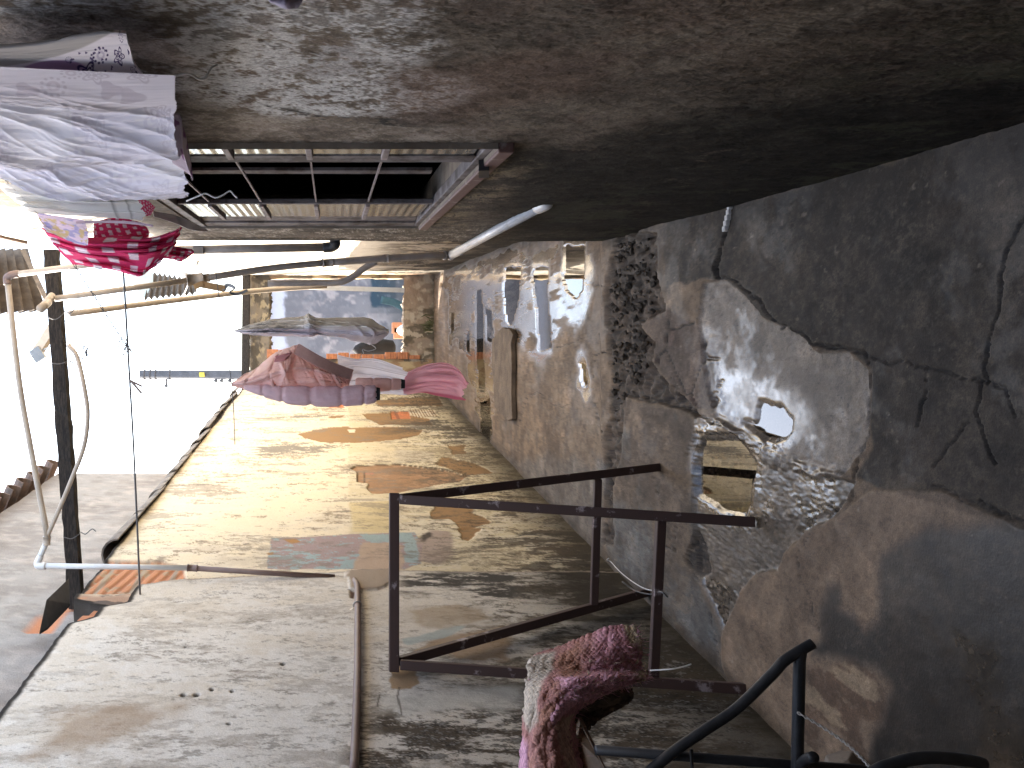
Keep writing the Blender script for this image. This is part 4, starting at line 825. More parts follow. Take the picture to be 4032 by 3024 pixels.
def rugdisp(U, V):
    V = V*8/7
    k = np.zeros(U.shape+(3,)); k[..., 2] = .007*np.sin(U*150)*np.sin(V*190)*.5+(fbm(U, V, 9, 9, 701)-.5)*.05
    edge = ss(.06, 0, np.minimum(U, 1-U)); k[..., 0] = edge*(fbm(U, V, 3, 60, 703)-.5)*26; k[..., 1] = ss(.08, 0, V)*(fbm(U, V, 50, 3, 705)-.5)*20; return k
def rugpaint(q, U, V):
    V = V*8/7
    q.c[:] = (.31, .145, .125); n = fbm(U, V, 5, 5, 710); q.mix(ss(.45, .6, n), (.31, .15, .1))
    q.mix(ss(.42, .6, U+.4*(n-.5)-.25*ss(.5, .8, V)*1.)*ss(.25, .7, U), (.40, .19, .22)); q.mix(ss(.03, -.03, sdf(U, V, [(.30, .40), (1.0, .42), (1.0, .50), (.75, .58), (.62, .72), (.5, .72), (.55, .56)])+.12*(n-.5)), (.52, .27, .34))
    q.mix(ss(.03, -.03, sdf(U, V, [(-.1, .12), (.2, .10), (.22, .28), (.16, .42), (.25, .62), (.35, .72), (.2, .76), (-.02, .64), (-.1, .3)])+.08*(n-.5)), (.40, .335, .265))
    q.mix(ss(.02, -.02, sdf(U, V, [(.80, -.1), (1.1, -.1), (1.1, .17), (.88, .15)])+.06*(n-.5)), (.36, .29, .2)); q.mix(ss(.02, -.02, sdf(U, V, [(.86, .32), (1.1, .30), (1.1, .5), (.92, .46)])+.06*(n-.5)), (.37, .3, .2))
    q.mix(ss(.02, -.02, sdf(U, V, [(.62, .72), (.85, .70), (.92, 1.1), (.75, 1.1)])+.06*(n-.5)), (.36, .29, .21)); q.mix(ss(.03, -.03, sdf(U, V, [(-.1, .8), (.15, .86), (.2, 1.1), (-.1, 1.1)])+.08*(n-.5)), (.48, .25, .33))
    low = ss(.64, .8, V)*ss(.15, .3, U); q.mix(low*.55, (.40, .20, .185))
    wv = .72+.5*(np.sin(U*150)*np.sin(V*190)*.5+.5); q.c *= wv[..., None]*1.65; q.c *= (.7+.6*fbm(U, V, 60, 60, 712, 3))[..., None]; q.c = q.c*.9+.1*q.c.mean(-1, keepdims=True)
_, RP3 = cloth('knit', RL, 150, 250, rugdisp, rugpaint, M['rug'], rugT, .016)
BL = [[(2230, 2770, 2.24), (2300, 2738, 2.28), (2420, 2712, 2.36), (2490, 2712, 2.42)], [(2250, 2810, 2.3), (2300, 2790, 2.34), (2400, 2770, 2.4), (2482, 2755, 2.44)],
      [(2262, 2850, 2.3), (2300, 2830, 2.36), (2370, 2812, 2.4), (2440, 2782, 2.44)], [(2270, 2872, 2.28), (2310, 2868, 2.32), (2340, 2840, 2.38), (2372, 2815, 2.42)]]
def undershade(q, U, V): q.c[:] = (.10, .075, .055); q.mix(ss(.5, .6, fbm(U, V, 6, 6, 720)), (.06, .045, .035)); q.c *= (.6+.8*fbm(U, V, 40, 40, 721, 3))[..., None]  # underside coloured dark to stand for the shade it hangs in
cloth('shaded_underside', BL, 60, 60, lambda U, V: np.stack([ss(.85, 1, V)*(fbm(U, V, 14, 2, 722)-.5)*30, 0*U, (fbm(U, V, 8, 8, 723)-.5)*.05], -1), undershade, M['rug'], rugT, .012)
fz = MB(); fz2 = MB(); rs = np.random.RandomState(8); nv, nu = RP3.shape[:2]; nv = int(nv*.875)
for i in range(1500):
    if rs.rand() < .55: v, u = rs.randint(int(nv*.30), int(nv*.56)), rs.randint(int(nu*.35), nu)
    elif rs.rand() < .5: v, u = rs.randint(0, int(nv*.30)), rs.randint(int(nu*.5), nu)
    else: v, u = rs.randint(0, nv), (rs.randint(int(nu*.82), nu) if rs.rand() < .7 else rs.randint(0, 6))
    b = Vector(RP3[v, u])+Vector((0, -.008, 0)); t = Vector((rs.normal()*.012+.004, -abs(rs.normal())*.012, -abs(rs.normal())*.016)); s = Vector((rs.normal(), 0, rs.normal())).normalized()*.0009
    m = b+t*.55+Vector((rs.normal(), rs.normal(), rs.normal()))*.004
    (fz if rs.rand() < .75 else fz2).add([b-s, b+s, m+s, b+t, m-s], [(0, 1, 2, 3, 4)])
M['pinkyarn'] = plain('pink_yarn', (.56, .31, .38), (.42, .22, .26), .9, 40); M['tanyarn'] = plain('tan_yarn', (.42, .33, .23), None, .9, 40)
tag(fz.build('pink_pile', M['pinkyarn'], rugT), kind='stuff'); tag(fz2.build('tan_pile', M['tanyarn'], rugT), kind='stuff')

# ============================================================ PIPES
def pipe(root, pts, r, mat, name='pipe_length', sm=0, seg=14):
    P = [W(*q) for q in pts]; P = catmull(P, sm) if sm else P
    return MB().tube(P, r, seg).build(name, M[mat], root, True)
def coup(root, a, b, r, mat, name='coupling'):
    a, b = W(*a), W(*b); t = (b-a)*.06
    return MB().tube([a, a+t, a+t, b-t, b-t, b], [r*1.12, r*1.12, r, r, r*1.12, r*1.12], 16).build(name, M[mat], root, True)
la = thing('pipe_loop', 'beige plastic pipe looping high across the alley and down the yellow wall', 'pipe', tuple(W(1330, 2270, 4.6)))
pipe(la, [(560, 1012, 4.3), (365, 1040, 4.35), (62, 1080, 4.45)], .0165, 'pvc')
pipe(la, [(75, 1078, 4.45), (45, 1083, 4.45), (28, 1095, 4.46), (30, 1120, 4.46)], .021, 'pvcbrown', 'elbow', 5)
pipe(la, [(30, 1112, 4.46), (75, 1500, 4.5), (120, 1760, 4.52), (188, 2118, 4.5)], .0165, 'pvc', sm=6)
coup(la, (185, 2112, 4.5), (183, 2145, 4.5), .0205, 'pvc'); pipe(la, [(183, 2135, 4.5), (152, 2205, 4.48)], .016, 'pvcwhite')
pipe(la, [(160, 2190, 4.48), (148, 2215, 4.47), (152, 2228, 4.46), (180, 2229, 4.46)], .0195, 'pvcwhite', 'elbow', 5)
pipe(la, [(165, 2228, 4.46), (745, 2236, 4.5)], .0150, 'pvcwhite'); coup(la, (738, 2236, 4.5), (777, 2238, 4.5), .0185, 'pvcbrown')
pipe(la, [(770, 2238, 4.5), (1318, 2272, 4.56)], .0150, 'pvcbrown'); 
hz_ = thing('water_pipe', 'brown plastic water pipe clipped horizontally to the whitewashed wall', 'pipe', tuple(W(1400, 2700, 3.4)))
def lwp(x, y, off=.045): d = walld((LW[0]+off, LW[1]), y); return (x, y, d)
pipe(hz_, [lwp(1388, 2276, .0), lwp(1398, 2290, .03), lwp(1408, 2330, .045), lwp(1408, 2600), lwp(1404, 2780), lwp(1393, 3060)], .0165, 'pvcbrown', sm=6)
MB().tube([W(*lwp(1393, 3055))]+[Vector((LW[0]+LW[1]*d+.045, d, H-.074)) for d in (2.0, 1., -.5)], .0165, 14).build('pipe_length', M['pvcbrown'], hz_, True)
c = W(*lwp(1408, 2383)); MB().tube([c+Vector((math.cos(g)*.021, 0, math.sin(g)*.021)) for g in np.linspace(-2.0, 2.0, 14)], .0035, 6).bar(c+Vector((-.02, 0, .022)), c+Vector((-.025, 0, .05)), .015, .004, (1, 0, 0)).bar(c+Vector((-.02, 0, -.022)), c+Vector((-.025, 0, -.045)), .015, .004, (1, 0, 0)).build('clip', M['steel'], hz_)
tag(MB().tube(catmull([W(270, 1360, 4.55), W(305, 1410, 4.5), W(338, 1560, 4.45), W(345, 1650, 4.45), W(330, 1760, 4.45), W(285, 1880, 4.48), W(235, 2000, 4.48), W(186, 2112, 4.5)], 8), .0125, 12).build('hose', M['pvc'], smooth=True), 'curved beige flexible hose drooping from the beam to the pipe loop', 'hose')
da_ = thing('drain_pipe', 'long grey drain pipe rising from the white pipe beside the house to the beam', 'pipe', tuple(W(1777, 1003, 5.2)))
pipe(da_, [(215, 1176, 4.5), (745, 1103, 4.8)], .0165, 'pvc'); coup(da_, (735, 1104, 4.8), (800, 1095, 4.82), .034, 'pvc'); coup(da_, (798, 1096, 4.82), (822, 1093, 4.84), .025, 'pvc')
pipe(da_, [(815, 1094, 4.83), (1060, 1057, 4.95), (1285, 1034, 5.05)], .0205, 'pvcgrey', sm=5); coup(da_, (1270, 1036, 5.03), (1308, 1033, 5.05), .024, 'pvcgrey')
pipe(da_, [(1300, 1033, 5.05), (1530, 1017, 5.1), (1750, 1005, 5.18)], .0225, 'pvcgrey', sm=4); coup(da_, (1510, 1018, 5.1), (1530, 1017, 5.1), .025, 'pvcgrey'); coup(da_, (1748, 1006, 5.18), (1775, 1004, 5.2), .027, 'pvcgrey')
pipe(da_, [(1480, 1030, 5.12), (1440, 1052, 5.14), (1380, 1095, 5.16), (1330, 1112, 5.18), (1250, 1114, 5.2), (1055, 1116, 5.2)], .021, 'pvcgrey', 'branch', 6)
MB().tube([W(190, 1190, 4.42), W(160, 1215, 4.2)], [.021, .023], 18).tube([W(205, 1165, 4.5), W(175, 1200, 4.4)], .021, 16).build('tee', M['pvc'], da_, True)
wpz = thing('drain_spout', 'white plastic pipe slanting from the drain into the house wall', 'pipe', tuple(W(2150, 800, 3.3)))
pipe(wpz, [(1778, 1003, 5.2), (2135, 808, 3.36)], .0245, 'pvcwhite'); coup(wpz, (1773, 1006, 5.22), (1812, 985, 5.0), .028, 'pvcwhite')
pipe(wpz, [(2120, 816, 3.4), (2148, 803, 3.32), (2156, 790, 3.3), (2156, 770, 3.3)], .0275, 'pvcwhite', 'elbow', 5)
fp = thing('gutter_pipe', 'second pale grey pipe hanging behind the drain, ending in a white strip', 'pipe', tuple(W(1590, 1142, 6.4)))
pipe(fp, [(272, 1236, 5.0), (640, 1188, 5.6), (1000, 1146, 6.2), (1285, 1125, 6.4)], .020, 'pvc', sm=4); MB().bar(W(1180, 1130, 6.45), W(1592, 1143, 6.45), .012, .036).build('white_strip', M['pvcwhite'], fp)
dp = thing('downpipe', 'dark grey downpipe fixed at the house corner with a black elbow', 'pipe', tuple(W(1310, 968, 4.95)))
pipe(dp, [(690, 985, 4.98), (1290, 973, 4.98)], .026, 'pvcgrey'); pipe(dp, [(1275, 975, 4.98), (1305, 972, 4.97), (1320, 962, 4.95), (1318, 945, 4.93)], .032, 'black', 'elbow', 5)
MB().bar(W(782, 968, 4.95), W(782, 1000, 4.95), .03, .06).build('collar', M['pvcgrey'], dp)
sp = thing('plastic_strap', 'ochre strap and grey plastic strip knotted on the drain coupling', 'strap', tuple(W(800, 1125, 4.78)))
MB().bar(W(765, 1130, 4.78), W(800, 1116, 4.78), .02, .03).bar(W(795, 1120, 4.78), W(885, 1137, 4.78), .006, .04).build('ochre_strip', M['strap'], sp)
MB().tube(catmull([W(880, 1145, 4.78), W(895, 1122, 4.78), W(925, 1135, 4.76), W(905, 1150, 4.76), W(935, 1158, 4.78), W(975, 1142, 4.78)], 5), .012, 8, True, .3).build('grey_strip', M['greytape'], sp, True)

# ============================================================ BEAM, WIRES, POLE, ANTENNA, FAR ROOFS
bmz = thing('roof_beam', 'black weathered timber beam bridging the alley overhead between pipe loop and wire', 'beam', (0, 4.7, 3.1))
V = []; Fc = []; N = 40; A, B = W(203, 985, 4.75), W(303, 2392, 4.7); rs = np.random.RandomState(4)
for i in range(N+1):
    c = A.lerp(B, i/N); j = lambda: rs.normal()*.0022
    V += [c+Vector((j(), sx*.035+j(), sz*.038+j())) for sx, sz in ((-1, -1), (1, -1), (1, 1), (-1, 1))]
for i in range(N):
    for k in range(4): Fc.append((4*i+k, 4*i+(k+1) % 4, 4*i+4+(k+1) % 4, 4*i+4+k))
Fc += [(3, 2, 1, 0), (4*N, 4*N+1, 4*N+2, 4*N+3)]
mesh('timber', V, Fc, M['wood'], bmz, False)
for yy, lean in ((1225, 25), (1420, 10), (2095, 20)):
    xx = 203+(yy-985)*.071; P = [W(xx-30, yy+lean, 4.66), W(xx, yy+lean*1.3, 4.655), W(xx+30, yy+lean*.4, 4.66), W(xx+36, yy, 4.7), W(xx+55, yy+8, 4.66), W(xx+80, yy-12, 4.64), W(xx+96, yy-3, 4.64)]
    MB().tube(catmull(P, 5), .0028, 6).build('tie_wire', M['wire'], bmz, True)
wire('clothesline', [(470, 870, 4.0), (485, 1055, 4.0), (505, 1400, 4.1), (528, 1800, 4.2), (552, 2345, 4.3)], .0052, 'wire', 'taut black cable clothesline crossing the alley to the brick hole', 'clothesline')
wire('clothesline', [(846, 1040, 4.3), (860, 1150, 4.25), (900, 1420, 4.2), (918, 1585, 4.2), (925, 1750, 4.3)], .0022, 'wire', 'thin line across the alley from which the pink jacket hangs', 'clothesline')
P = [W(285, 1030, 3.9).lerp(W(492, 1352, 4.1), t) for t in np.linspace(0, 1, 60)]
tw = MB()
for s in (0, math.pi): tw.tube([q+Vector((math.cos(i*.75+s)*.005, 0, math.sin(i*.75+s)*.005)) for i, q in enumerate(P)], .0022, 5)
tag(tw.build('twisted_wire', M['wire'], smooth=True), 'two-strand twisted wire slanting down to the black cable', 'wire')
kn = MB(); rs = np.random.RandomState(12); c = W(495, 1362, 4.08)
for i in range(5): kn.tube(catmull([c+Vector(rs.normal(size=3)*.018) for _ in range(5)], 4), .002, 5)
tag(kn.build('wire_knot', M['wire'], smooth=True), 'tangle of wire knotted on the black cable', 'wire')
kn = MB(); c = W(322, 1392, 4.62)
for i in range(5): kn.tube(catmull([c+Vector((rs.normal()*.035, rs.normal()*.01, rs.normal()*.02-i*.012)) for _ in range(5)], 4), .002, 5)
tag(kn.build('wire_knot', M['wire'], smooth=True), 'tangle of wire hanging under the timber beam', 'wire')
wire('cable', [(325, 1385, 4.6), (400, 1377, 4.4), (495, 1360, 4.1), (545, 1352, 5), (590, 1347, 6)], .0018, 'wire', 'thin wire from the beam knot to the cable knot', 'cable')
wire('cable', [(325, 1378, 4.6), (350, 1328, 6), (420, 1340, 9), (470, 1270, 12)], .0025, 'wire', 'thin loose cable rising beyond the beam knot', 'cable')
wire('cable', [(780, 1030, 8), (700, 1215, 14), (640, 1350, 20), (600, 1430, 23.5), (560, 1466, 24)], .012, 'wire', 'overhead service cable running to the utility pole top', 'cable')
wire('cable', [(310, 1300, 4.7), (300, 1500, 4.6), (310, 1520, 4.6)], .0018, 'wire', 'short wire drooping beside the hose', 'cable')
cpn = MB(); c = W(522, 1498, 4.12); cpn.bar(c+Vector((0, -.008, .012)), c+Vector((-.03, -.008, -.05)), .012, .010).bar(c+Vector((0, .006, .012)), c+Vector((-.065, .004, -.045)), .012, .010)
tag(cpn.build('clothes_peg', M['pvcbrown']), 'brown clothes peg clipped on the black cable', 'clothes peg')
pl = thing('utility_pole', 'concrete utility pole with insulators far beyond the end wall', 'utility pole', (W(1303, 1475, 24).x, 24, 0))
px = W(1303, 1476, 24).x
MB().tube([(px, 24, -.2), (px, 24, 7.3)], [.15, .135], 14).build('shaft', M['pole'], pl, True)
for z in (7.15, 6.98, 6.82, 6.4): MB().tube([(px, 24, z), (px, 24, z+.04)], .152, 14).build('band', M['pole'], pl, True)
for xx, yy in ((655, 1520), (850, 1500), (873, 1500), (905, 1500)):
    c = W(xx, yy, 24); MB().tube([(px, 24, c.z), tuple(c)], .03, 8).tube([c+Vector((0, 0, .06)), c+Vector((0, 0, -.04))], [.035, .05], 10).build('insulator', M['pole'], pl, True)
MB().bar(W(785, 1475, 23.8), W(805, 1475, 23.8), .14, .05).build('tag', M['yellowtag'], pl)
at = thing('tv_antenna', 'rooftop television antenna with thin rods behind the timber beam', 'antenna', tuple(W(140, 1400, 6.2)))
MB().bar(W(232, 1255, 6.2), W(140, 1400, 6.0), .05, .07).build('boom', M['pvc'], at); MB().bar(W(132, 1408, 6.0), W(168, 1385, 6.0), .05, .10).build('end_box', M['greytape'], at)
for i in range(5):
    t = i/4; c = W(232, 1255, 6.2).lerp(W(140, 1400, 6.0), .25+.7*t); v = Vector((-.10, .05, -.20)) if i % 2 else Vector((.09, -.02, -.17))
    MB().tube([c-v*1.1, c+v*1.1], .004, 6).build('rod', M['steel'], at)
tag(MB().bar(W(90, 985, 7.2), W(235, 1290, 6.6), .03, .04).build('batten', M['plank']), 'pale bare wooden batten slanting behind the beam', 'batten')
def corrugated(mb, a, b, c, d, n=70, waves=7, amp=.03):   # a-b across the waves, a-d along
    a, b, c, d = map(Vector, (a, b, c, d)); nrm = (b-a).cross(d-a).normalized(); V = []
    for i in range(n+1):
        t = i/n; o = nrm*amp*math.sin(t*waves*2*math.pi); V += [a.lerp(b, t)+o, d.lerp(c, t)+o]
    V2 = [v-nrm*.008 for v in V]; m = len(V)
    Fc = [(2*i, 2*i+1, 2*i+3, 2*i+2) for i in range(n)]+[(m+2*i+2, m+2*i+3, m+2*i+1, m+2*i) for i in range(n)]+[(2*i+1, m+2*i+1, m+2*i+3, 2*i+3) for i in range(n)]+[(2*i, 2*i+2, m+2*i+2, m+2*i) for i in range(n)]
    mb.add(V+V2, Fc)
cr = MB(); corrugated(cr, W(-60, 985, 7.0), W(95, 985, 7.8), W(165, 1222, 7.4), W(-60, 1240, 6.6), 60, 5, .05)
tag(cr.build('corrugated_sheet', M['corr'], smooth=True), 'brown corrugated roof sheet overhanging the house corner high up', 'roof sheet')
sh = thing('shed_roof', 'corrugated shed roof with pale side panel beyond the yard wall', 'shed roof', tuple(W(700, 1100, 14)))
cr = MB(); corrugated(cr, W(595, 1075, 14.2), W(770, 1105, 14.2), W(775, 1155, 13.6), W(568, 1178, 13.6), 80, 9, .03); cr.build('corrugated_sheet', M['corr'], sh, True)
q = [W(508, 1050, 14), W(560, 1050, 14), W(602, 1075, 14), W(602, 1150, 13.8), W(568, 1172, 13.7), W(530, 1128, 13.8)]; off = Vector((0, .04, 0))
MB().add(q+[v+off for v in q], [tuple(range(6)), tuple(range(11, 5, -1))]+[(i, 6+i, 6+(i+1) % 6, (i+1) % 6) for i in range(6)]).build('side_panel', M['palesheet'], sh)
MB().tube([W(600, 1040, 13.5), W(760, 1095, 13.5)], .06, 12).build('gutter', M['pvcwhite'], sh, True)

# ============================================================ LAUNDRY
def creases(U, V, n, seed, w=(.006, .02), fan=.25, lo=0., hi=1.):
    rs = np.random.RandomState(seed); Hh = np.zeros(U.shape)
    for i in range(n):
        v0 = lo+(hi-lo)*rs.rand(); v1 = v0+fan*(rs.rand()-.5)*.6+fan*.5; b = rs.normal()*.03; u0 = rs.rand()*.7-.25; u1 = u0+.35+.6*rs.rand()
        vl = v0+(v1-v0)*U+b*np.sin(U*5+rs.rand()*6); ww = w[0]+(w[1]-w[0])*rs.rand()
        Hh += rs.uniform(.4, 1)*(ww/w[1])*np.exp(-np.abs(V-vl)/ww)*ss(u0-.1, u0+.1, U)*ss(u1+.1, u1-.1, U)
    return Hh
def creased(n, seed, depth, px, w=(.01, .04), fan=.1):      # folds of a cloth that faces the viewer
    def f(U, V):
        k = np.zeros(U.shape+(3,)); h = creases(U, V, n, seed, w, fan, -.1, 1.1)+.6*(fba(V, U, 3, 1, seed+3, 3)-.5)
        k[..., 2] = -h*depth; k[..., 1] = (fba(V, U, 4, 1.5, seed+7, 3)-.5)*px; k[..., 0] = ss(.85, 1, U)*(fba(V, U, 9, .5, seed+5, 3)-.5)*px*2; return k
    return f
def folds(ax, n, amp, seed, px=0, lean=.0, sharp=1):
    def f(U, V):
        t = (U if ax == 'u' else V); o = (V if ax == 'u' else U)
        w = fba(t, o, n, .9, seed, 4)+.35*fba(t, o, n*3, 1.6, seed+9, 3); k = np.zeros(U.shape+(3,))
        k[..., 2] = (w-.68)*amp; k[..., 1] = (w-.68)*px; k[..., 0] = (vn(t*n*1.3, o*.5, seed+5)-.5)*px; return k
    return f
def cl(L, off): return [[(a, b, (RW[0]-off)/((CY-b)/F-RW[1])) for a, b, _ in r] for r in L]
SHL = [[(-150, 262, 1.36), (150, 272, 1.37), (420, 285, 1.38), (690, 297, 1.40)],
       [(-150, 330, 1.55), (150, 350, 1.54), (420, 380, 1.52), (690, 400, 1.52)],
       [(-150, 400, 1.75), (150, 450, 1.74), (420, 500, 1.70), (700, 530, 1.70)],
       [(-140, 500, 2.00), (150, 570, 1.98), (440, 610, 1.95), (722, 640, 1.95)],
       [(-120, 600, 2.20), (150, 660, 2.20), (440, 700, 2.20), (730, 715, 2.15)],
       [(-60, 690, 2.45), (150, 725, 2.45), (440, 755, 2.42), (735, 792, 2.40)]]
def flower(q, U, V, cu, cv, r, col, asp, kind=0):
    dx = (U-cu)*asp; dy = V-cv; R = np.hypot(dx, dy)/r; T = np.arctan2(dy, dx)
    if kind == 0:
        pet = .75+.25*np.cos(5*T); q.mix(ss(.05, -.02, np.abs(R-pet)-.10), col); q.mix(ss(.05, -.02, np.abs(R-pet*.55)-.07), col); q.mix(ss(.22, .16, R), col)
    elif kind == 1:
        for k in range(11):
            g = k*2*math.pi/11; q.mix(ss(.16, .10, np.hypot(dx/r-math.cos(g)*.8, dy/r-math.sin(g)*.8)), col)
        q.mix(ss(.05, .0, np.abs(R-.35)-.1)*.7, (.45, .38, .5))
    else: q.mix(ss(1, .8, R/(.8+.2*np.cos(3*T))), col)
def sheetpaint(q, U, V):
    q.c[:] = (.83, .82, .93); n = fbm(U, V, 3, 6, 801); q.mix(ss(.5, .65, n)*.3, (.72, .69, .82))
    rs = np.random.RandomState(6)
    band = ss(.36, .28, V)
    for i in range(40):
        u0, v0 = rs.rand(), rs.rand()
        lay = Paint(U, V, (0, 0, 0)); m0 = q.c.copy(); flower(q, U, V, u0, v0, .05+.03*rs.rand(), (.46, .42, .54), 1.0, i % 3); k = .25+.55*band; q.c = m0*(1-k[..., None])+q.c*k[..., None]
    q.mix(band*.55, (.50, .45, .47)); q.mix(ss(.985, 1, U)*.5, (.4, .36, .42))
def sheetdisp(U, V):
    # long diagonal creases fanning from the pegged corners
    t = V+.26*(U-1)*(V+.25); w = fba(t, U, 9, .8, 805, 4)+.4*fba(t, U, 26, 1.2, 808, 4)+.16*fba(t, U, 70, 5, 812, 3); big = .05*np.sin(t*17)
    k = np.zeros(U.shape+(3,)); g = ss(.12, .35, V); k[..., 2] = 0
    def ridge(sc, sd, oy): n = fba(t+.02*fbm(U, V, 6, 6, sd+3), U, sc, oy, sd, 3, .5); return np.clip(1-np.abs(n-.5)*7, 0, 1)**1.5
    rr = creases(U, V, 90, 871, (.004, .02), .18, .12, 1.)*.0105+(fba(t, U, 40, 3, 812, 3)-.5)*.006
    k[..., 1] = ((w-.78)*.03+big*.3+rr)*(.2+.8*g)*F/1.9; k[..., 0] = ss(.8, 1, U)*(fba(V, U, 22, 1, 811)-.5)*44*g; return k
cloth('bed_sheet', cl(SHL, .075), 240, 420, sheetdisp, sheetpaint, M['sheet'], None, 0, label='large white lavender bed sheet hanging against the house wall in long creases', cat='bed sheet')
def floralpaint(q, U, V):
    q.c[:] = (.74, .69, .73); up = ss(.03, -.03, V-1.15*(.80-U)); q.mix(up, (.40, .375, .36))
    pk = ss(.42, .36, np.hypot((U-.38)*1.0, (V-.9)*.7)/.5); q.mix(pk, (.40, .26, .44))
    for cu, cv, r, k in ((.82, .55, .21, 0), (.66, .52, .24, 1), (.58, .98, .30, 0), (.93, .88, .12, 1), (.45, .62, .10, 1), (.88, .12, .14, 1), (.95, .45, .08, 2)): flower(q, U, V, cu, cv, r, (.06, .04, .12), 3.8, k)
    rs = np.random.RandomState(3)
    for i in range(26): flower(q, U, V, .45+.55*rs.rand(), .3+.7*rs.rand(), .04, (.1, .07, .16), 3.8, 2)
FL = [[(-80, 185, 1.26), (140, 168, 1.27), (300, 140, 1.28), (430, 122, 1.29), (495, 128, 1.30)], [(-80, 215, 1.28), (140, 205, 1.29), (300, 190, 1.29), (440, 180, 1.30), (510, 180, 1.31)],
      [(-80, 245, 1.31), (140, 240, 1.31), (300, 236, 1.31), (440, 235, 1.32), (525, 238, 1.33)], [(-80, 282, 1.34), (140, 282, 1.34), (300, 284, 1.34), (440, 288, 1.35), (562, 291, 1.36)]]
cloth('pillowcase', cl(FL, .06), 230, 140, folds('v', 3, .025, 821, 5), floralpaint, M['thick'], None, .004, label='white pillowcase with dark purple flower print at the wall end of the line', cat='pillowcase')
cloth('floral_cloth', [[(660, 445, 1.66), (700, 450, 1.68), (712, 470, 1.68)], [(660, 540, 1.82), (735, 560, 1.84), (722, 600, 1.86)], [(680, 640, 1.98), (752, 690, 2.02), (758, 712, 2.04)]], 40, 60, folds('v', 4, .03, 831, 6), lambda q, U, V: (q.c.__setitem__(Ellipsis, (.46, .38, .42)), [flower(q, U, V, u, v, .1, (.2, .09, .18), .6, 2) for u, v in ((.3, .2), (.6, .5), (.4, .7), (.75, .85), (.7, .3))]), M['thick'], None, .003, label='pinkish floral cloth edge showing below the bed sheet', cat='cloth')
WL = [[(-40, 715, 2.55), (140, 742, 2.55), (330, 760, 2.55), (520, 760, 2.55)], [(20, 760, 2.62), (160, 775, 2.62), (330, 790, 2.6), (545, 790, 2.6)], [(75, 800, 2.7), (170, 812, 2.68), (340, 826, 2.66), (560, 826, 2.66)], [(122, 834, 2.76), (200, 842, 2.75), (360, 856, 2.72), (572, 864, 2.72)]]
cloth('white_cloth', WL, 100, 80, creased(14, 841, .06, 20), lambda q, U, V: (q.c.__setitem__(Ellipsis, (.82, .82, .81)), q.mix(ss(.012, .004, np.abs(U-.82))+ss(.012, .004, np.abs(U-.9)), (.45, .45, .44))), M['cloth'], None, 0, label='plain white cloth hanging between bed sheet and red towel', cat='cloth')
def pinkfl(q, U, V):
    q.c[:] = (.74, .62, .78); n = fbm(U, V, 5, 5, 851); q.mix(ss(.5, .56, n), (.42, .40, .66)); q.mix(ss(.58, .62, fbm(U, V, 6, 6, 853)), (.62, .5, .3)); q.mix(ss(.56, .62, fbm(U, V, 7, 7, 855)), (.7, .62, .74))
cloth('hand_towel', [[(140, 836, 2.72), (240, 852, 2.7), (330, 866, 2.7)], [(158, 872, 2.68), (250, 895, 2.66), (345, 905, 2.66)], [(172, 900, 2.66), (265, 945, 2.62), (345, 965, 2.62)]], 60, 60, folds('v', 5, .03, 857, 5), pinkfl, M['cloth'], None, 0, label='small lilac flowered towel over the red checked towel', cat='towel')
def redp(q, U, V):
    q.c[:] = (.68, .05, .15); u = U*7+.25*np.sin(V*5); v = V*4.2+.15*np.sin(U*9)
    m = ss(.46, .43, np.abs((u % 1)-.5)*1.0+.22)*ss(.30, .27, np.abs(((v+.5*np.floor(u)) % 1)-.5)); q.mix(m, (.78, .64, .68)); q.mix(ss(.03, .0, V)*.5, (.55, .03, .14)); q.c *= (.9+.2*vn(U*200, V*150, 861))[..., None]
RD = [[(165, 892, 2.92), (330, 930, 2.90), (480, 925, 2.88), (600, 935, 2.86), (690, 905, 2.85), (715, 895, 2.85)],
      [(185, 925, 2.96), (330, 965, 2.86), (480, 970, 2.82), (600, 965, 2.80), (680, 950, 2.82), (700, 925, 2.84)],
      [(215, 965, 3.0), (340, 1000, 2.90), (480, 1010, 2.84), (590, 1010, 2.82), (650, 990, 2.84), (690, 965, 2.86)],
      [(260, 1012, 3.05), (360, 1030, 2.98), (470, 1042, 2.94), (560, 1055, 2.9), (590, 1045, 2.9), (640, 1015, 2.9)],
      [(285, 1032, 3.08), (360, 1042, 3.04), (460, 1058, 3.0), (545, 1082, 2.96), (585, 1058, 2.94), (612, 1040, 2.94)]]
rt = thing('red_towel', 'red towel with white checks bunched on the line above the window', 'towel', tuple(W(400, 980, 2.9)))
cloth('front', RD, 150, 150, creased(16, 865, .10, 18), redp, M['thick'], rt, .005)
cloth('back_fold', [[(370, 875, 2.95), (460, 860, 2.95), (560, 880, 2.95)], [(370, 910, 2.92), (470, 905, 2.92), (580, 900, 2.94)], [(365, 960, 2.93), (470, 960, 2.93), (585, 930, 2.95)]], 80, 60, folds('v', 4, .06, 867, 6), redp, M['thick'], rt, .005)
cloth('side_fold', [[(560, 980, 2.97), (660, 970, 2.97), (758, 985, 2.97)], [(565, 1005, 2.95), (660, 990, 2.94), (760, 998, 2.97)], [(590, 1030, 2.96), (650, 1015, 2.96), (715, 1030, 2.98)]], 60, 50, folds('v', 4, .05, 869, 5), redp, M['thick'], rt, .005)
cloth('end_fold', [[(540, 790, 2.9), (580, 790, 2.9), (610, 815, 2.9)], [(550, 840, 2.9), (585, 850, 2.9), (600, 835, 2.9)]], 30, 30, None, redp, M['thick'], rt, .005)
MB().bar(W(375, 1048, 3.0), W(404, 1052, 3.0), .004, .018).build('care_label', M['whitecord'], rt)
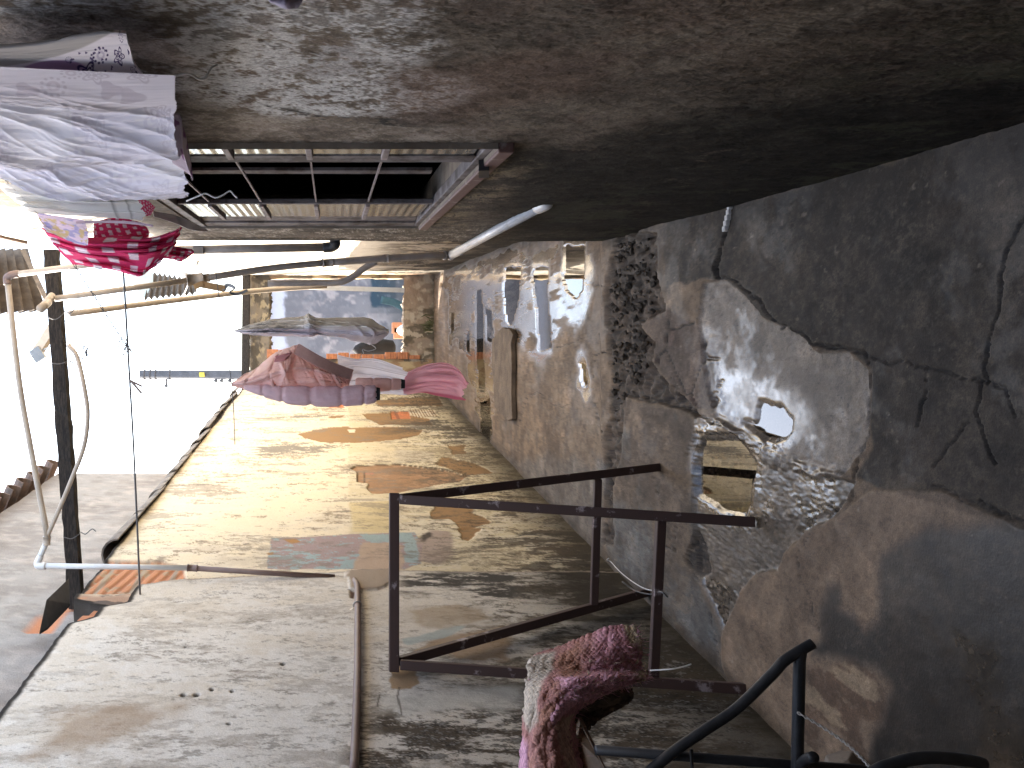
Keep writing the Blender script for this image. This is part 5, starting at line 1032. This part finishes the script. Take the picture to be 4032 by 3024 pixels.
cloth('towel_strip', [[(300, 872, 2.66), (420, 868, 2.66), (520, 872, 2.66), (600, 885, 2.66)], [(300, 880, 2.66), (420, 878, 2.66), (520, 883, 2.66), (604, 893, 2.66)]], 60, 6, None, lambda q, U, V: q.c.__setitem__(Ellipsis, (.6, .45, .52)), M['thick'], None, .003, label='long pale pink ribbon trailing past the red towel', cat='ribbon')
cloth('cloth_tail', [[(600, 830, 3.05), (700, 850, 3.1), (770, 880, 3.15), (825, 910, 3.2)], [(605, 852, 3.05), (690, 880, 3.1), (760, 905, 3.15), (826, 912, 3.2)]], 40, 14, folds('u', 5, .02, 871, 3), lambda q, U, V: q.c.__setitem__(Ellipsis, (.5, .49, .46)), M['thick'], None, .003, label='pale cloth tail pointing down across the window frame', cat='cloth')
wire('cord', [(688, 300, 1.40), (745, 290, 1.38), (785, 312, 1.38), (812, 305, 1.38), (830, 270, 1.38), (858, 256, 1.38)], .0022, 'whitecord', 'white thread hanging from the upper corner of the bed sheet', 'thread')
wire('cord', [(734, 792, 2.38), (790, 768, 2.36), (812, 762, 2.36), (848, 778, 2.36), (878, 768, 2.36), (905, 752, 2.36), (922, 768, 2.36), (935, 780, 2.36)], .0024, 'whitecord', 'white cord dangling from the lower corner of the bed sheet across the window', 'thread')
wire('clothesline', [(-140, 268, 1.36), (-100, 600, 2.2), (0, 690, 2.5), (150, 845, 2.76), (300, 1040, 3.3)], .002, 'whitecord', 'pale washing line along the house wall carrying the sheets', 'clothesline')
cloth('hanging_cloth', [[(1040, -40, .98), (1100, -40, .98), (1190, -40, .98)], [(1060, 0, .98), (1120, 5, .97), (1186, 2, .98)], [(1075, 4, .99), (1125, 30, .98), (1165, 28, .99)]], 40, 40, folds('u', 3, .01, 881, 2), lambda q, U, V: q.c.__setitem__(Ellipsis, (.42, .38, .48)), M['thick'], None, .004, label='corner of a lavender garment at the right wall edge', cat='garment')
# long white bolster case
bw = 4.25
BO = [(918, 1302), (985, 1298), (1060, 1288), (1160, 1290), (1260, 1290), (1380, 1295), (1460, 1305), (1510, 1308), (1532, 1310)]; BR = [3, 22, 32, 46, 46, 46, 52, 42, 14]
def tubeloft(name, C, R, d, col, parent, flat=.6, fold=.12, seg=40, n=150, seed=0, mat=None, puff=0, npf=6, **kw):
    P = catmull([W(a, b, d) for a, b in C], 20); R2 = np.interp(np.linspace(0, 1, len(P)), np.linspace(0, 1, len(R)), R)*d/F
    V = np.zeros((len(P), seg+1, 3)); th = np.linspace(0, 2*math.pi, seg+1); t = np.linspace(0, 1, len(P))
    T_, S_ = np.meshgrid(t, np.arange(seg+1) % seg, indexing='ij'); cs, sn = np.cos(th), np.sin(th)
    nz = fba(np.abs(np.sin(th/2))[None, :]*3+0*T_, T_, 3, 2.5, 900+seed)+.4*fbm(np.cos(th)[None, :]*2+5+0*T_, T_*9+np.sin(th)[None, :]*2, 2, 1, 910+seed)
    rr = R2[:, None]*(1+fold*2*(nz-.7))
    kc_ = kw.pop('ncr', 0)
    if kc_:
        rs = np.random.RandomState(950+seed)
        for i in range(kc_):
            a0 = rs.rand()*2*math.pi; sl = rs.normal()*1.2; t0 = rs.rand(); w_ = rs.uniform(.06, .22); dth = np.abs((th[None, :]-a0-sl*T_+math.pi) % (2*math.pi)-math.pi); rr = rr*(1-rs.uniform(.15, .42)*np.exp(-dth/w_)*np.exp(-((T_-t0)/rs.uniform(.12, .4))**2))
    if puff: rr = rr*(1+.10*(fbm(np.cos(th)[None, :]*5+9+0*T_, T_*30+np.sin(th)[None, :]*5, 1.6, 1, 960+seed, 3)-.5)+.07*(.3+np.abs(np.cos(math.pi*npf*T_))**5)*(vn(th[None, :]*7+0*T_, T_*6, 970+seed)-.5))
    if puff: rr = rr*(1-puff*np.abs(np.cos(math.pi*npf*T_))**30)
    Pn = np.array([tuple(v) for v in P])
    Pts = np.stack([Pn[:, 0][:, None]+rr*cs, Pn[:, 1][:, None]+rr*sn*flat, Pn[:, 2][:, None]+0*rr], -1)
    q = Paint(T_, th[None, :]+0*T_, col, .9); 
    if 'paintfn' in kw: kw.pop('paintfn')(q, T_, th[None, :]+0*T_)
    return gridmesh(name, Pts, q, mat or M['thick'], parent), Pts
def bolp(q, U, V):
    q.c[:] = (.9, .87, .82); q.mix(ss(.45, .6, V), (.78, .74, .78)); m = ss(.36, .26, U+.25*np.abs(V-.45)); st = ss(-.1, .3, ra(U, V, 34, 16, 921)); q.mix(m*st*.7, (.26, .25, .25)); q.mix(ss(.03, 0, np.minimum(V, 1-V))*ss(.9, .5, U)*.5, (.4, .38, .37))  # cream lit half and lavender shaded half are put into the colour
BOL = [[(920, 1302, 4.3), (990, 1275, 4.36), (1090, 1256, 4.40), (1185, 1250, 4.40), (1215, 1236, 4.38), (1250, 1250, 4.40), (1350, 1253, 4.40), (1450, 1256, 4.40), (1500, 1282, 4.36), (1528, 1300, 4.3)],
       [(920, 1303, 4.3), (990, 1286, 4.26), (1090, 1272, 4.26), (1185, 1268, 4.24), (1220, 1262, 4.20), (1255, 1268, 4.25), (1350, 1275, 4.22), (1450, 1278, 4.22), (1500, 1294, 4.24), (1530, 1303, 4.28)],
       [(920, 1304, 4.3), (990, 1296, 4.20), (1090, 1290, 4.16), (1185, 1288, 4.15), (1225, 1286, 4.13), (1260, 1290, 4.16), (1350, 1296, 4.14), (1450, 1298, 4.16), (1500, 1306, 4.20), (1531, 1306, 4.28)],
       [(920, 1305, 4.3), (990, 1306, 4.24), (1090, 1308, 4.22), (1185, 1310, 4.24), (1230, 1310, 4.23), (1265, 1312, 4.25), (1350, 1318, 4.22), (1440, 1328, 4.22), (1490, 1325, 4.24), (1529, 1310, 4.28)],
       [(921, 1306, 4.3), (990, 1316, 4.32), (1090, 1322, 4.34), (1185, 1324, 4.36), (1235, 1322, 4.36), (1270, 1322, 4.36), (1350, 1332, 4.36), (1425, 1350, 4.34), (1470, 1356, 4.34), (1524, 1316, 4.3)]]
def boldisp(U, V):
    k = np.zeros(U.shape+(3,)); e = ss(0, .12, np.minimum(V, 1-V))*ss(0, .06, np.minimum(U, 1-U)); h = creases(U, V, 26, 931, (.02, .06), .12, 0, 1)+.8*(fbm(U, V, 7, 3, 933)-.5)+1.2*creases(V, U, 8, 935, (.01, .03), .3, .55, .95)
    k[..., 2] = -h*.055*e; k[..., 1] = (fba(U, V, 14, 2, 937)-.5)*12; return k
cloth('bolster_case', BOL, 260, 90, boldisp, bolp, M['limp'], None, .004, label='long off-white pillowcase with grey crochet end hanging in mid alley', cat='pillowcase')
wire('cord', [(1455, 1352, 4.33), (1480, 1372, 4.3), (1450, 1382, 4.3), (1428, 1376, 4.3), (1432, 1392, 4.3)], .002, 'whitecord', 'white string dangling from the corner of the long pillowcase', 'thread')
# pink puffer jacket with white shirt and pink cloth behind it
jk = thing('jacket', 'pink padded puffer jacket hanging from the thin line in mid alley', 'jacket', tuple(W(1250, 1480, 4.2)))
JB = [[(912, 1508, 4.2), (1000, 1455, 4.27), (1080, 1392, 4.30), (1140, 1370, 4.30), (1182, 1362, 4.28), (1250, 1408, 4.28), (1330, 1448, 4.26), (1388, 1476, 4.24)],
      [(912, 1510, 4.2), (1000, 1474, 4.16), (1080, 1426, 4.14), (1150, 1408, 4.13), (1212, 1418, 4.13), (1272, 1442, 4.14), (1332, 1468, 4.15), (1384, 1488, 4.18)],
      [(912, 1513, 4.2), (1000, 1500, 4.12), (1080, 1472, 4.07), (1150, 1460, 4.05), (1222, 1462, 4.05), (1292, 1480, 4.07), (1342, 1494, 4.10), (1376, 1502, 4.16)],
      [(913, 1516, 4.2), (1000, 1522, 4.14), (1080, 1512, 4.08), (1150, 1506, 4.06), (1230, 1510, 4.06), (1300, 1516, 4.09), (1350, 1516, 4.12), (1374, 1512, 4.17)],
      [(914, 1518, 4.22), (1000, 1540, 4.22), (1080, 1552, 4.20), (1150, 1552, 4.20), (1230, 1550, 4.20), (1300, 1545, 4.20), (1350, 1535, 4.20), (1372, 1520, 4.2)]]
def jackdisp(U, V):
    k = np.zeros(U.shape+(3,)); e = ss(0, .10, U)
    seam = np.zeros(U.shape)
    for c in (.20, .36, .53, .70, .86): seam += np.exp(-((U+.10*np.sin(V*3.2)-c)/.016)**2)
    h = 1.1*creases(U, V, 24, 941, (.02, .06), -.35, 0, 1.15)+.9*creases(V, U, 26, 943, (.008, .022), .1, .2, 1.)+.9*(fbm(U, V, 6, 4, 945)-.5)
    k[..., 2] = e*(-h*.030+seam*.020); k[..., 1] = ss(.12, 0, V)*(fbm(U, V, 12, 2, 947)-.5)*12; return k
cloth('body', JB, 240, 130, jackdisp, lambda q, U, V: None, M['puffer'], jk, .006)
tubeloft('sleeve', [(960, 1525), (1050, 1540), (1150, 1556), (1300, 1562), (1420, 1558), (1482, 1552)], [8, 28, 40, 43, 42, 36], 4.08, (.4, .3, .33), jk, .8, .07, 36, seed=5, ncr=16, mat=M['pufferb'], puff=.20, npf=6)
tubeloft('sleeve', [(1400, 1512), (1470, 1514), (1540, 1514), (1582, 1512)], [24, 27, 25, 20], 4.16, (.45, .3, .3), jk, .8, .07, 30, seed=6, ncr=10, mat=M['puffer'], puff=.20, npf=3)
tubeloft('cuff', [(1478, 1551), (1496, 1551)], [27, 24], 4.08, (.05, .04, .04), jk, .8, .02, 30, mat=M['lining']); tubeloft('cuff', [(1578, 1512), (1594, 1512)], [19, 17], 4.16, (.05, .04, .04), jk, .8, .02, 30, mat=M['lining'])
rbm = MB(); a, b = (1178, 1372), (1385, 1470)
for i in range(46):
    t = i/45; c0 = (a[0]+(b[0]-a[0])*t, a[1]+(b[1]-a[1])*t+10*math.sin(t*3)); rbm.bar(W(c0[0]+2, c0[1]-16, 4.12-.03*math.sin(t*3.1)), W(c0[0]-14, c0[1]+22, 4.09-.05*math.sin(t*3.1)), .006, .014)
rbm.build('ribbed_hem', M['rib'], jk)
cloth('flap', [[(1085, 1405, 4.13), (1120, 1395, 4.12), (1150, 1388, 4.13)], [(1080, 1425, 4.09), (1120, 1418, 4.07), (1140, 1402, 4.10)]], 24, 16, folds('v', 3, .02, 891, 3), lambda q, U, V: q.c.__setitem__(Ellipsis, (.48, .22, .22)), M['thick'], jk, .004)
cloth('shirt', [[(1330, 1395, 4.32), (1400, 1412, 4.30), (1440, 1412, 4.30), (1500, 1420, 4.30), (1580, 1450, 4.30)], [(1330, 1450, 4.30), (1400, 1440, 4.26), (1450, 1445, 4.24), (1520, 1460, 4.25), (1625, 1480, 4.28)], [(1330, 1500, 4.30), (1400, 1490, 4.27), (1460, 1500, 4.27), (1540, 1505, 4.26), (1605, 1520, 4.28)], [(1330, 1545, 4.32), (1400, 1545, 4.30), (1460, 1548, 4.30), (1520, 1550, 4.30), (1600, 1556, 4.30)]],
      110, 110, creased(16, 893, .05, 14), lambda q, U, V: (q.c.__setitem__(Ellipsis, (.80, .77, .82)), q.mix(ss(.012, .004, np.abs(V-.35)), (.45, .42, .45))), M['cloth'], None, 0, label='white shirt hanging behind the pink jacket', cat='shirt')
def pc(q, U, V): q.c[:] = (.78, .42, .48); q.mix(ss(.86, .92, V)*ss(.15, .3, U), (.50, .13, .19)); q.mix(ss(.5, .6, fba(U, V, 2, 6, 895))*.3, (.68, .34, .40))
cloth('pink_cloth', [[(1600, 1470, 4.3), (1690, 1435, 4.3), (1760, 1428, 4.3), (1810, 1455, 4.3), (1832, 1500, 4.3)], [(1590, 1500, 4.26), (1680, 1475, 4.22), (1770, 1470, 4.22), (1815, 1480, 4.24), (1842, 1510, 4.25)], [(1588, 1530, 4.27), (1680, 1515, 4.24), (1770, 1515, 4.22), (1810, 1520, 4.22), (1828, 1535, 4.24)], [(1590, 1556, 4.3), (1660, 1548, 4.28), (1720, 1560, 4.26), (1780, 1572, 4.26), (1826, 1576, 4.26)]],
      110, 110, creased(14, 897, .07, 16, (.02, .07)), pc, M['cloth'], None, 0, label='rose pink cloth hanging lowest below the jacket', cat='cloth')

# white foam scrap stuffed in the crack by the house wall
wf = MB(); a, b = onground(2882, 790), onground(2860, 900); rs = np.random.RandomState(1)
for i in range(6):
    t = i/5; c = Vector((a[0]+(b[0]-a[0])*t, a[1]+(b[1]-a[1])*t, .004)); wf.box(c+Vector((-.012, -.012-.006*rs.rand(), -.01)), c+Vector((.010, .010, .008+.004*rs.rand())))
tag(wf.build('foam_scrap', M['whitecord'], bevel=.003), 'white foam scrap stuck in the floor crack by the house wall', 'foam scrap')
# unseen roof over the viewer and wall behind, added to darken the near alley
po = thing('light_blocker', 'unseen roof and back wall added behind the viewer to shade the near alley', 'light_blocker', (-.5, -1, 0))
MB().box((-2.4, -3.2, 2.75), (.6, .75, 2.9)).build('roof', M['conc'], po); MB().box((-2.4, -3.3, 0), (.6, -3.15, 2.75)).build('wall', M['greywall'], po)

# ============================================================ LIGHT, SKY, CAMERA
S = Vector((-1, 1.1, 1.487*math.tan(math.radians(33)))); el = math.radians(33); az = math.atan2(-1, 1.1)
sun = bpy.data.lights.new('sun', 'SUN'); sun.energy = 4.6; sun.angle = math.radians(.5); sun.color = (1, .93, .82)
so = bpy.data.objects.new('sun', sun); link(so); so.rotation_euler = S.to_track_quat('Z', 'Y').to_euler(); so.location = (-20, 22, 20)
wd_ = bpy.data.worlds.new('World'); sc.world = wd_; wd_.use_nodes = True; nt = wd_.node_tree; bgn = nt.nodes['Background']
sky = nnode(nt, 'ShaderNodeTexSky'); sky.sky_type = 'NISHITA'; sky.sun_disc = False; sky.sun_elevation = el; sky.sun_rotation = az
sky.air_density = 1.2; sky.dust_density = 2.6; sky.ozone_density = 1.0
tc = nnode(nt, 'ShaderNodeTexCoord'); nz = nnode(nt, 'ShaderNodeTexNoise', Scale=2.6, Detail=7., Roughness=.6); nt.links.new(tc.outputs['Generated'], nz.inputs['Vector'])
rp = nnode(nt, 'ShaderNodeValToRGB'); rp.color_ramp.elements[0].position = .50; rp.color_ramp.elements[1].position = .66; nt.links.new(nz.outputs[0], rp.inputs[0])
mx = nnode(nt, 'ShaderNodeMix', data_type='RGBA'); nt.links.new(rp.outputs[0], mx.inputs[0]); nt.links.new(sky.outputs[0], mx.inputs[6]); mx.inputs[7].default_value = (9, 9.2, 9.6, 1)
nt.links.new(mx.outputs[2], bgn.inputs[0]); bgn.inputs[1].default_value = .14
cam = bpy.data.cameras.new('camera'); co = bpy.data.objects.new('camera', cam); link(co)
co.matrix_world = Matrix(((0, 1, 0, 0), (0, 0, -1, 0), (-1, 0, 0, H), (0, 0, 0, 1)))
# local x -> -Z (photo right is down), local y -> +X (photo up is right), local z -> -Y
co.matrix_world = Matrix(((0, 1, 0, 0), (0, 0, -1, 0), (-1, 0, 0, H), (0, 0, 0, 1)))
cam.sensor_width = 36; cam.lens = 36*F/4032; cam.shift_x = (2016-CX)/4032; cam.shift_y = 0; cam.clip_start = .05; cam.clip_end = 2000
sc.camera = co
sc.view_settings.view_transform = 'Standard'; sc.view_settings.look = 'None'; sc.view_settings.gamma = 1; sc.view_settings.exposure = 2.6
sc.cycles.max_bounces = 8; sc.cycles.transparent_max_bounces = 8; sc.cycles.use_denoising = True
